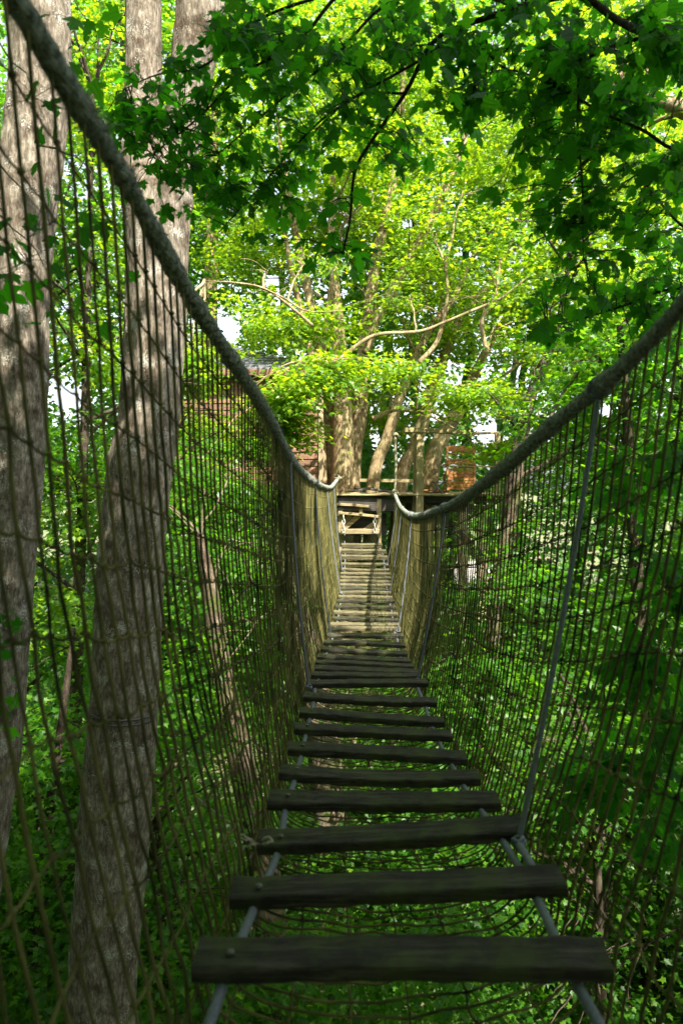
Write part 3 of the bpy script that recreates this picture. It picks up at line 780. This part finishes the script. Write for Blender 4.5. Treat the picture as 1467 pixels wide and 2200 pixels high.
# leaning trunks below
def low_tree(seed, label, pix, Y, blobs, bark, leaf, size=.085, amp=.06, r0=.035, nl=22, rad=.40, thr=-.25, group=None):
    r = np.random.default_rng(seed)
    T, O = tree('maple_tree', label, at(pix[0][0], pix[0][1], pix[0][3] if len(pix[0]) > 3 else Y), group)
    mb = MB(); s = stem(mb, pix, Y, 90, 20, seed, amp)
    limbs_to_blobs(mb, r, s, blobs, r0); fin(mb, 'trunk', bark, T, O)
    if blobs: tcrown(seed + 100, blobs, leaf, T, O, size=size, nl=nl, rad=rad, thr=thr)
    return T
low_tree(31, 'slim leaning trunk seen through the net left of the treads', [(640, 2350, 80), (610, 2200, 74), (572, 1900, 62), (522, 1650, 54), (478, 1450, 48), (460, 1330, 42), (448, 1240, 30), (430, 1150, 16)], 8.2,
         [B(480, 1500, 7.3, .8, .5, .5, 30), B(560, 1760, 7.0, .8, .5, .5, 26), B(430, 1300, 7.6, .7, .5, .5, 26), B(330, 1150, 9.5, 1.3, 1.2, .9, 70), B(520, 1250, 10, 1.2, 1.2, .9, 70), B(200, 1000, 10, 1.5, 1.3, 1.0, 80), B(420, 1000, 10.5, 1.2, 1.2, .8, 40)], BARK_MOSS, LEAF_MID, r0=.016)
low_tree(32, 'dark trunk standing straight under the middle of the bridge', [(712, 2400, 92), (712, 2200, 88), (712, 1900, 84), (700, 1650, 78), (672, 1450, 64), (640, 1320, 50), (610, 1180, 36)], 9.6,
         [B(590, 1400, 11, 1.2, 1.2, .8, 60), B(640, 1600, 11, 1.3, 1.2, .8, 60), B(860, 1500, 11.5, 1.2, 1.2, .7, 50)], BARK_MOSS, LEAF_MID)
low_tree(33, 'pale slender trunk rising right of the treads behind the right net', [(955, 2300, 62), (960, 2200, 60), (976, 2000, 52), (1010, 1700, 44), (1040, 1500, 38), (1060, 1330, 30), (1082, 1180, 25), (1110, 1060, 18), (1120, 990, 9)], 9.0,
         [B(1060, 1430, 8.2, .7, .5, .5, 26), B(1010, 1700, 8.0, .7, .5, .5, 26), B(1100, 1230, 8.2, .7, .5, .4, 22), B(1130, 1150, 10, 1.2, 1.1, .8, 50), B(1200, 1350, 9.5, 1.3, 1.2, .9, 70), B(1080, 1600, 10, 1.2, 1.2, .9, 60), B(1220, 820, 10, 1.2, 1.2, .9, 60), B(1300, 1050, 9.5, 1.3, 1.2, 1.0, 70)], BARK_MOSS, LEAF_MID)
# trees filling the left side
low_tree(34, 'bushy young maple filling the gap between the two grey trunks', [(170, 2080, 34), (160, 1700, 30), (170, 1300, 24), (180, 1000, 18), (190, 600, 12), (200, 200, 8)], 9.5,
         [B(190, 300, 10, 1.6, 1.4, 1.1, 80), B(150, 560, 10, 1.4, 1.4, .9, 70), B(200, 760, 9.5, 1.2, 1.2, .7, 50), B(180, 1080, 9.5, 1.3, 1.2, .9, 80), B(130, 1300, 9, 1.3, 1.2, .9, 80), B(210, 60, 10, 1.5, 1.4, 1.0, 70), B(420, 800, 11, .9, .9, .6, 30)], BARK_DARK, LEAF_SUN)
low_tree(35, 'leafy sapling low on the left with dark drooping boughs', [(60, 2500, 30), (70, 2100, 26), (100, 1800, 20), (140, 1500, 14), (160, 1350, 8)], 7.2,
         [B(90, 1650, 7.6, 1.1, 1.0, .7, 70), B(60, 1900, 7.5, 1.2, 1.0, .8, 80), B(380, 1700, 8.5, 1.1, 1.0, .7, 60), B(420, 1950, 8.5, 1.1, 1.0, .7, 60), B(370, 1450, 9.0, 1.0, 1.0, .7, 50)], BARK_DARK, LEAF_MID)
# trees filling the right side
low_tree(36, 'broad leafy maple spreading behind the right hand net', [(1420, 2500, 60), (1405, 2100, 50), (1390, 1700, 40), (1370, 1300, 30), (1350, 950, 20), (1330, 700, 12)], 8.6,
         [B(1340, 900, 9, 1.2, 1.2, .9, 60), B(1440, 1000, 8.5, 1.2, 1.2, .9, 60), B(1400, 1250, 8.5, 1.2, 1.2, .9, 70), B(1330, 1480, 8.6, 1.2, 1.1, .8, 60), B(1420, 1720, 8.2, 1.2, 1.1, .8, 70), B(1300, 1900, 8.8, 1.1, 1.0, .5, 20), B(1420, 700, 9.5, 1.3, 1.3, 1.0, 70)], BARK_DARK, LEAF_MID)
low_tree(37, 'twisting dark stem with forked boughs right of the host tree', [(1085, 1400, 34), (1095, 1100, 32), (1115, 950, 26), (1150, 820, 22), (1185, 740, 16), (1210, 640, 12), (1225, 520, 8)], 12.2,
         [B(1230, 600, 12, 1.5, 1.3, 1.0, 70), B(1340, 520, 12, 1.6, 1.3, 1.1, 80), B(1180, 760, 12.5, 1.4, 1.2, .8, 60), B(1080, 860, 12.3, 1.1, 1.0, .6, 40), B(1400, 380, 12, 1.6, 1.4, 1.1, 80)], BARK_DARK, LEAF_SUN, r0=.05)

# more understorey on both sides
def filler(seed, label, stempix, Y, x0, x1, y0, y1, y_d, nb, leaf, cnt=62, thr=-.25):
    q = np.random.default_rng(seed + 500)
    low_tree(seed, label, stempix, Y, [B(q.uniform(x0, x1), y0 + (y1 - y0) * (i + .5) / nb, y_d + q.normal(0, .9), 1.25, 1.1, .7, cnt) for i in range(nb)], BARK_DARK, leaf, size=.085, thr=thr)
filler(61, 'understorey maple with thin stem left of the house', [(330, 2000, 22), (345, 1600, 18), (360, 1200, 14), (372, 900, 8)], 11, 250, 560, 900, 1900, 11, 15, LEAF_MID)
filler(62, 'dense low maple thicket at the lower left corner', [(420, 2500, 24), (400, 2200, 20), (350, 1900, 14), (300, 1700, 8)], 8.3, 0, 620, 1500, 2250, 8.8, 15, LEAF_LOW, 56, .0)
filler(63, 'leafy maple filling the far left edge', [(30, 2400, 26), (40, 1900, 22), (50, 1300, 16), (60, 700, 8)], 10.5, -80, 230, 100, 1700, 10.5, 17, LEAF_MID)
filler(64, 'understorey maple behind the right net under the deck', [(1120, 2000, 24), (1130, 1700, 20), (1150, 1400, 14), (1160, 1200, 8)], 10.5, 900, 1300, 1120, 2000, 10.8, 15, LEAF_MID)
filler(65, 'dense dark maple thicket at the lower right corner', [(1300, 2500, 28), (1290, 2100, 22), (1280, 1800, 16), (1270, 1600, 8)], 7.6, 1080, 1500, 1450, 2250, 8.2, 15, LEAF_LOW, 56, -.05)
filler(66, 'tall leafy maple along the right edge', [(1520, 2400, 34), (1500, 1800, 28), (1480, 1200, 22), (1460, 700, 12)], 9.8, 1180, 1540, 650, 1750, 9.8, 18, LEAF_MID)
filler(67, 'low leafy maple in the gap beneath the treads', [(830, 2300, 26), (820, 2000, 22), (800, 1700, 14), (790, 1550, 8)], 10.4, 560, 1040, 1380, 2250, 11, 13, LEAF_LOW, 56, .0)
# the host tree with many stems
r = np.random.default_rng(40)
T, O = tree('host_tree', 'huge many-stemmed sunlit maple rising behind the platform at the bridge end', at(760, 1060, 15.5))
mb = MB(); S = []
for q, pix in enumerate([
    [(735, 1700, 66), (735, 1200, 56), (735, 1040, 50), (736, 930, 46), (734, 840, 40), (728, 720, 34), (722, 640, 28), (712, 520, 20), (715, 380, 14)],
    [(712, 1600, 40), (708, 1040, 34), (702, 920, 32), (692, 800, 30), (680, 720, 27), (660, 620, 24), (640, 520, 20), (622, 430, 15), (600, 300, 9)],
    [(752, 1700, 54), (757, 1040, 40), (770, 900, 38), (778, 780, 34), (790, 680, 32), (806, 570, 28), (826, 470, 25), (846, 390, 22), (860, 260, 18), (868, 120, 12)],
    [(778, 1500, 36), (800, 1060, 30), (832, 940, 27), (856, 860, 25), (890, 770, 22), (930, 700, 20), (975, 640, 15), (1010, 560, 10)],
    [(830, 1500, 44), (858, 1060, 34), (890, 960, 30), (925, 850, 28), (950, 780, 25), (985, 690, 21), (1040, 620, 15), (1090, 540, 10)],
    [(880, 1500, 44), (925, 1030, 36), (950, 940, 34), (985, 880, 30), (1025, 790, 24), (1075, 700, 17), (1130, 620, 10)],
    [(785, 760, 26), (808, 690, 28), (846, 620, 28), (880, 555, 26), (912, 500, 24), (950, 420, 20), (985, 340, 16), (1015, 240, 11)],
    [(690, 780, 18), (702, 690, 17), (712, 620, 15), (724, 560, 11), (735, 480, 8)],
    [(690, 1040, 30), (684, 900, 26), (676, 800, 22), (655, 700, 20), (630, 600, 16), (612, 500, 12), (606, 440, 9)]]):
    S.append(stem(mb, [(p[0], p[1], p[2] * (.80 if p[1] < 800 else .92)) + (15.6 + .25 * ((q * 37) % 5) - .3 * (q == 3),) for p in pix], 15.5, 90, 22, q * 1.7, .05, .02))
for pix, Y in (([(725, 778, 11), (770, 740, 9), (815, 718, 8), (900, 712, 7), (960, 690, 6), (1020, 665, 7), (1075, 640, 5), (1140, 590, 3)], 13.2),
               ([(672, 700, 8), (640, 672, 6), (600, 640, 5), (560, 617, 4.5), (500, 607, 4), (440, 604, 2)], 13.2),
               ([(560, 617, 4), (610, 640, 3.5), (660, 668, 3), (740, 668, 2)], 13.0), ([(1045, 760, 10), (1035, 690, 9), (1062, 640, 7), (1075, 560, 6)], 13.5), ([(900, 780, 11), (940, 730, 9), (960, 640, 7), (958, 580, 5)], 14),
               ([(985, 830, 9), (1060, 820, 7), (1130, 770, 6), (1190, 740, 4)], 14), ([(800, 900, 12), (850, 880, 9), (900, 885, 6)], 14)):
    S.append(stem(mb, pix, Y, 40, 10, .3, .04))
SP = np.vstack(S)
hb = [B(830, 520, 17.2, 2.4, 2.0, 1.2, 130), B(1040, 380, 17.2, 2.4, 2.0, 1.3, 150), B(1180, 560, 14.5, 2.2, 2.0, 1.2, 130), B(1000, 620, 16.6, 1.8, 1.6, .9, 90), B(660, 420, 17.2, 2.2, 2.0, 1.2, 120),
      B(560, 560, 17, 1.8, 1.6, 1.0, 90), B(860, 250, 17.2, 2.6, 2.2, 1.3, 130), B(1180, 180, 14.5, 2.6, 2.2, 1.4, 130), B(620, 180, 15.5, 2.6, 2.2, 1.4, 120), B(1330, 400, 15, 2.2, 2.0, 1.3, 110),
      B(740, 640, 16.8, 1.2, 1.0, .6, 40), B(560, 700, 15.5, 1.4, 1.2, .7, 50), B(1060, 760, 14.5, 1.5, 1.2, .7, 60), B(890, 800, 13.6, 1.2, .7, .22, 30), B(1010, 850, 13.0, 1.0, .7, .22, 34),
      B(640, 815, 12.6, 1.2, .7, .25, 60), B(720, 785, 12.8, .9, .5, .16, 18), B(600, 880, 12.8, .9, .6, .3, 34), B(1075, 960, 13.4, .5, .5, .3, 20), B(950, 720, 16.2, 1.3, 1.0, .5, 46), B(1240, 720, 14.5, 1.6, 1.4, .9, 70), B(820, 10, 15, 3, 2.4, 1.4, 90), B(560, 845, 12.4, 1.0, .6, .3, 80), B(470, 900, 12.6, .8, .6, .3, 50), B(500, 1060, 12.8, 1.0, .6, .35, 44), B(420, 1040, 12, .8, .6, .4, 55), B(600, 930, 12.9, .6, .4, .3, 34), B(440, 830, 12.6, .8, .6, .3, 80), B(420, 930, 12.6, .8, .6, .35, 40), B(540, 960, 12.9, .7, .5, .3, 40), B(610, 860, 12.5, .6, .5, .3, 40), B(380, 880, 12.4, .7, .5, .4, 60), B(800, 470, 14.6, 1.6, 1.0, .6, 14), B(940, 560, 14.4, 1.5, 1.0, .5, 18), B(700, 560, 14.6, 1.3, .9, .5, 14), B(860, 650, 14.3, 1.4, .9, .4, 12), B(1010, 470, 14.6, 1.5, 1.0, .6, 34), B(760, 330, 14.8, 1.5, 1.0, .6, 30), B(640, 700, 14.5, 1.2, .8, .35, 36), B(830, 900, 17, 1.0, .8, .5, 26), B(960, 330, 14.8, 1.5, 1.0, .6, 30), B(1090, 640, 14.3, 1.4, .9, .5, 34), B(780, 840, 17.4, .9, .8, .4, 16), B(430, 775, 12.6, .7, .5, .3, 60), B(390, 800, 12.6, .6, .5, .3, 40)]
limbs_to_blobs(mb, r, SP, hb, .032)
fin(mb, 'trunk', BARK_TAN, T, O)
hb = [(c, q, int(n * 1.75)) for c, q, n in hb]
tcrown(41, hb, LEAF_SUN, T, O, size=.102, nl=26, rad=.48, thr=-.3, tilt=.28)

# dark overhanging maple close to the camera (its trunk stands out of the frame to the right)
r = np.random.default_rng(50)
T, O = tree('maple_tree', 'dark maple boughs with large lobed leaves overhanging the top right', (3.3, 2.6, -6))
mb = MB(); lv = MB()
tk = spline([(3.5, 2.6, -6.4), (3.3, 2.6, -2), (3.1, 2.7, 1), (2.9, 2.8, 4), (2.6, 2.8, 8)], 60)
sweep(mb, tk, np.linspace(.24, .13, 60), 18, trunk_disp(2, .05, .02))
BR = [
    ([(1560, 120, 3.0), (1467, 95, 3.0), (1390, 75, 3.0), (1320, 40, 3.1), (1240, -10, 3.1), (1120, 15, 3.2), (1010, 50, 3.3), (930, 90, 3.4), (870, 200, 3.5), (800, 300, 3.6), (762, 370, 3.6), (752, 470, 3.6), (736, 545, 3.6)], .019),
    ([(1120, 15, 3.2), (980, -20, 3.3), (830, 10, 3.4), (720, 120, 3.5), (620, 200, 3.6), (540, 270, 3.7), (470, 330, 3.7)], .010),
    ([(980, -20, 3.3), (760, -30, 3.3), (640, 90, 3.4), (520, 160, 3.5), (430, 250, 3.5), (330, 330, 3.5)], .011),
    ([(760, -30, 3.3), (560, 40, 3.4), (440, 140, 3.5), (340, 160, 3.5), (270, 190, 3.5)], .008),
    ([(1390, 75, 3.0), (1260, 130, 3.1), (1240, 250, 3.2), (1250, 400, 3.3), (1252, 560, 3.3)], .009),
    ([(1560, 250, 3.2), (1460, 320, 3.2), (1380, 280, 3.3), (1290, 240, 3.3), (1180, 180, 3.4), (1080, 150, 3.5), (980, 190, 3.5)], .010),
    ([(1600, 560, 3.4), (1470, 490, 3.4), (1380, 390, 3.5), (1290, 290, 3.5)], .008),
    ([(1600, 640, 3.6), (1450, 620, 3.6), (1330, 660, 3.7), (1230, 690, 3.8), (1160, 700, 3.8)], .009),
    ([(1600, 900, 3.6), (1480, 920, 3.6), (1400, 1000, 3.7), (1330, 1060, 3.8)], .008),
    ([(1600, 1250, 3.4), (1480, 1270, 3.4), (1400, 1330, 3.5), (1330, 1420, 3.6)], .007),
    ([(1620, 1560, 3.6), (1480, 1560, 3.6), (1380, 1620, 3.7), (1280, 1720, 3.9)], .008),
    ([(1620, 1960, 3.8), (1480, 1840, 3.8), (1320, 1740, 3.9), (1200, 1640, 4.1)], .014),
    ([(1010, 50, 3.3), (900, 130, 3.3), (700, 250, 3.5), (560, 400, 3.6), (470, 500, 3.7)], .008),
    ([(870, 200, 3.5), (760, 210, 3.6), (640, 330, 3.7), (600, 460, 3.8)], .006),
    ([(1040, 70, 3.3), (1060, 130, 3.3), (1120, 170, 3.4), (1150, 260, 3.4)], .006),
    ([(940, 100, 3.2), (980, 120, 3.2), (1010, 200, 3.2), (1030, 240, 3.2)], .005)]
spines = []
for rows, r0 in BR:
    P = spline(np.array([at(*q) for q in rows]), 50); sweep(mb, P, np.linspace(r0, r0 * .3, 50), 7); spines.append(P)
    if rows[0][0] > 1500:
        a = P[0]; b = tk[np.abs(tk[:, 2] - (a[2] + .1)).argmin()]; sweep(mb, spline([b, (a + b) / 2 + [0, 0, .08], a], 12), np.linspace(r0 * 1.8, r0, 12), 7)
SPN = np.vstack(spines)
# leafy clusters: px, py, rx, ry, depth, twigs
CL = [(350, 210, 105, 90, 3.5, 24), (300, 330, 70, 90, 3.5, 13), (420, 330, 90, 80, 3.6, 20), (540, 200, 90, 110, 3.5, 22), (560, 380, 100, 90, 3.7, 13), (640, 90, 150, 70, 3.4, 26), (700, 260, 110, 90, 3.6, 26),
      (690, 440, 90, 80, 3.7, 11), (740, 540, 60, 70, 3.7, 5), (820, 130, 110, 110, 3.4, 26), (930, 60, 110, 70, 3.3, 20), (960, 200, 60, 60, 2.9, 7), (1060, 190, 70, 70, 3.3, 14), (1100, 60, 110, 70, 3.2, 24),
      (1240, 90, 130, 90, 3.2, 32), (1230, 240, 120, 90, 3.3, 34), (1300, 380, 130, 90, 3.5, 28), (1400, 160, 90, 90, 3.1, 16), (1210, 470, 90, 70, 3.5, 20), (1110, 420, 40, 60, 3.6, 6), (1380, 500, 90, 70, 3.6, 18),
      (1250, 620, 110, 70, 3.7, 22), (1390, 640, 90, 60, 3.7, 18), (1180, 700, 70, 40, 3.9, 9), (1420, 760, 60, 50, 3.7, 9), (1400, 1020, 80, 80, 3.4, 22), (1320, 1060, 60, 50, 3.5, 12), (1430, 1250, 60, 90, 3.3, 26), (1340, 1400, 70, 50, 3.4, 14),
      (1420, 1500, 80, 90, 3.3, 38), (1340, 1640, 110, 80, 3.5, 40), (1230, 1690, 90, 60, 3.7, 26), (1420, 1790, 80, 90, 3.5, 28), (960, 330, 40, 30, 3.6, 4), (480, 60, 70, 50, 3.4, 8), (230, 260, 30, 50, 3.5, 4),
      (850, 330, 60, 70, 3.7, 9), (1450, 380, 50, 60, 3.3, 14), (1440, 60, 70, 70, 3.0, 20), (1330, 230, 90, 90, 3.4, 26), (1160, 330, 50, 70, 3.5, 10), (470, 440, 70, 60, 3.7, 7), (600, 480, 60, 60, 3.7, 5), (520, 60, 80, 60, 3.4, 12), (390, 420, 50, 60, 3.6, 8)]
for px, py, rx, ry, Y, n in CL:
    n = int(n * 1.05)
    for q in range(n):
        a_, q_ = r.uniform(0, 2 * np.pi), math.sqrt(r.uniform(0, 1))
        e = at(px + rx * q_ * math.cos(a_), py + ry * q_ * math.sin(a_), Y + r.normal(0, .22))
        d = np.linalg.norm(SPN - e, axis=1) + r.uniform(0, .05, len(SPN)); s = SPN[d.argmin()]
        P = limb(mb, r, s, e, .0035, .0015, 9, sides=4, wob=.2, sag=.05)
        nl = r.integers(4, 9)
        ii = r.integers(3, 9, nl); base = P[ii] ; L = unit(P[-1] - P[0])
        off = unit(r.normal(0, 1, (nl, 3)) * [1, 1, .45] + L * .5) * r.uniform(.03, .085, nl)[:, None]
        for b_, o_ in zip(base, off): sweep(mb, np.array([b_, b_ + o_ * .55 + [0, 0, .004], b_ + o_]), .0011, 3, caps=False)
        Dv = off * 9 + r.normal(0, .4, (nl, 3)) + [0, 0, -.45]
        Nn = r.normal(0, .62, (nl, 3)) + [0, -.45, .9]
        add_leaves(lv, base + off, Dv, Nn, np.clip(r.lognormal(-2.86, .34, nl), .03, .125), 'maple')
# the crown above, outside the picture, that shades the bridge's near end
ov = [((2.3, .4, 5.5), (2.4, 2.2, 1.1), 420), ((.3, -.4, 5.6), (2.6, 2.6, 1.1), 420), ((1.5, -3.3, 6.4), (3.0, 2.6, 1.5), 420), ((3.6, -3.6, 6.4), (2.4, 2.6, 1.6), 320), ((-1.8, -2.0, 5.8), (2.2, 2.4, 1.3), 260), ((3.9, -1.4, 5.8), (1.8, 2.0, 1.2), 260)]
limbs_to_blobs(mb, r, tk, ov, .06)
for c, rr, n in ov:
    P, Oo = blob_sprays(r, c, rr, n, -.6); spray_leaves(lv, r, P, Oo, 26, .5, .15, 'kite', trunc=False)
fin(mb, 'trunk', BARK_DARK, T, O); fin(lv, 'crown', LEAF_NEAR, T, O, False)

# pale sunlit bough reaching in at the right edge
low_tree(60, 'maple with a pale sunlit bough reaching in at the upper right edge', [(1900, 1400, 60), (1820, 900, 55), (1700, 500, 45), (1560, 290, 38), (1467, 236, 33), (1380, 208, 22), (1300, 180, 12)], 7.5,
         [B(1420, 120, 8, 1.2, 1.0, .6, 36), B(1460, 330, 8.5, 1.0, .9, .6, 34), B(1560, 250, 8, 1.4, 1.2, 1.0, 60)], BARK_TAN, LEAF_SUN)

# ------------------------------------------------------------------ uncountable masses
r = np.random.default_rng(70)
mb = MB(); nS = 23000
Y = 18 + 22 * r.uniform(0, 1, nS) ** 1.15
X = r.uniform(-1, 1, nS) * (.62 * Y + 4)
Zt = terrain(X, Y)
Z = Zt + r.uniform(0, 1, nS) * (7.5 + .72 * Y)
P = np.column_stack([X, Y, Z]); k = clumpy(P, .5) + r.normal(0, .25, nS) > -.22
P = P[k]
spray_leaves(mb, r, P, np.column_stack([r.normal(0, 1, len(P)), -np.ones(len(P)), np.zeros(len(P))]), 20, .85, .23, 'kite', .45)
# the same wood goes on at both sides and behind the camera
nB = 11000; an = r.uniform(0, 2 * np.pi, nB); rd = r.uniform(6.5, 15, nB)
P = np.column_stack([np.sin(an) * rd, np.cos(an) * rd + 2, r.uniform(-6, 13, nB)])
k = (np.abs(P[:, 0]) > .62 * P[:, 1] + 1.6) & ((P[:, 0] < 0) | (P[:, 2] < np.where(P[:, 1] < -3, 9.5, np.where(P[:, 1] < 4, 6.0 - .4 * np.clip(P[:, 0] - 4, 0, 6), 1.5)))); P = P[k]
spray_leaves(mb, r, P, np.column_stack([r.normal(0, 1, (len(P), 2)), np.zeros(len(P))]), 20, .8, .30, 'kite', .5)
for q in range(46):
    y = r.uniform(18, 40); x = r.uniform(-1, 1) * (.6 * y + 2); z0 = float(terrain(np.array(x), np.array(y)))
    sx, sy = project(np.array([[x, y, -2.0]]))
    if any(abs(sx[0] - g[0]) < g[2] + 20 for g in GAPS[:3]): continue
    P = limb(mb, r, (x, y, z0 - .5), (x + r.normal(0, 1.5), y + r.normal(0, 1), z0 + 22), r.uniform(.14, .3), .06, 14, .15, 9, 0)

tag(mb.build('woodland', LEAF_FAR), 'far green wood closing the view all round behind the tree house', 'woodland', kind='stuff')
# trunks of that wood share its object only in leaf; undergrowth covers the slope below the bridge
mb = MB(); nS = 12500
Y = 5.5 + 20 * r.uniform(0, 1, nS) ** 1.2; X = r.uniform(-1, 1, nS) * (.6 * Y + 2.5)
Z = terrain(X, Y) + r.uniform(0, 1, nS) ** 1.3 * (1.2 + 1.5 * (clumpy(np.column_stack([X, Y, X * 0]), .8) + .6))
P = np.column_stack([X, Y, Z]); k = clumpy(P, .8) + r.normal(0, .2, nS) > -.38
in_patch = (X > 2.4) & (X < 5.6) & (Y > 9.2) & (Y < 10.8)
k &= ~(in_patch & (r.uniform(0, 1, nS) < .55)); P = P[k]
spray_leaves(mb, r, P, np.column_stack([r.normal(0, 1, (len(P), 2)), np.full(len(P), .3)]), 26, .36, .082, 'lobed', .42)
q2 = P[r.uniform(0, 1, len(P)) < .45] + r.normal(0, .3, (1, 3))
spray_leaves(mb, r, q2, np.column_stack([r.normal(0, 1, (len(q2), 2)), np.full(len(q2), .6)]), 30, .30, .045, 'kite', .6, .3)
tag(mb.build('undergrowth', LEAF_LOW), 'shrubby green undergrowth on the slope far below the bridge', 'undergrowth', kind='stuff')

# ------------------------------------------------------------------ light, sky, camera
EL, SD = R(55), np.array([.45, -.75])                  # sun stands high, right and behind the camera
az = math.atan2(SD[0], SD[1])                         # from +Y towards +X
S = np.array([math.sin(az) * math.cos(EL), math.cos(az) * math.cos(EL), math.sin(EL)])
w = bpy.data.worlds.new('World'); sc.world = w; w.use_nodes = True
nt = w.node_tree; bg = nt.nodes['Background']
sky = nt.nodes.new('ShaderNodeTexSky'); sky.sky_type = 'NISHITA'; sky.sun_disc = False
sky.sun_elevation = EL; sky.sun_rotation = az; sky.dust_density = 3.0; sky.air_density = 1.0; sky.ozone_density = .5
hz = nt.nodes.new('ShaderNodeHueSaturation'); hz.inputs['Saturation'].default_value = .4; hz.inputs['Value'].default_value = 1.25   # thin white summer haze
nt.links.new(sky.outputs[0], hz.inputs['Color']); nt.links.new(hz.outputs[0], bg.inputs[0]); bg.inputs[1].default_value = .12
sun = bpy.data.lights.new('Sun', 'SUN'); sun.energy = 5.0; sun.angle = R(.53); sun.color = (1, .93, .80)
so = bpy.data.objects.new('Sun', sun); COL.objects.link(so)
from mathutils import Vector
so.rotation_euler = Vector(-S).to_track_quat('-Z', 'Y').to_euler()

cam = bpy.data.cameras.new('Camera'); co = bpy.data.objects.new('Camera', cam); COL.objects.link(co)
cam.sensor_fit = 'VERTICAL'; cam.sensor_height = 36; cam.lens = F / 2200 * 36
cam.clip_start = .05; cam.clip_end = 3000
co.rotation_euler = (math.pi / 2 - PITCH, 0, 0)
cam.dof.use_dof = True; cam.dof.focus_distance = 8.5; cam.dof.aperture_fstop = 3.5
sc.camera = co
sc.view_settings.view_transform = 'Standard'; sc.view_settings.look = 'None'
sc.view_settings.exposure = 1.9; sc.view_settings.gamma = 1
sc.cycles.use_denoising = True
sc.cycles.max_bounces = 10; sc.cycles.diffuse_bounces = 6; sc.cycles.transmission_bounces = 8; sc.cycles.glossy_bounces = 3
sc.cycles.sample_clamp_indirect = 8
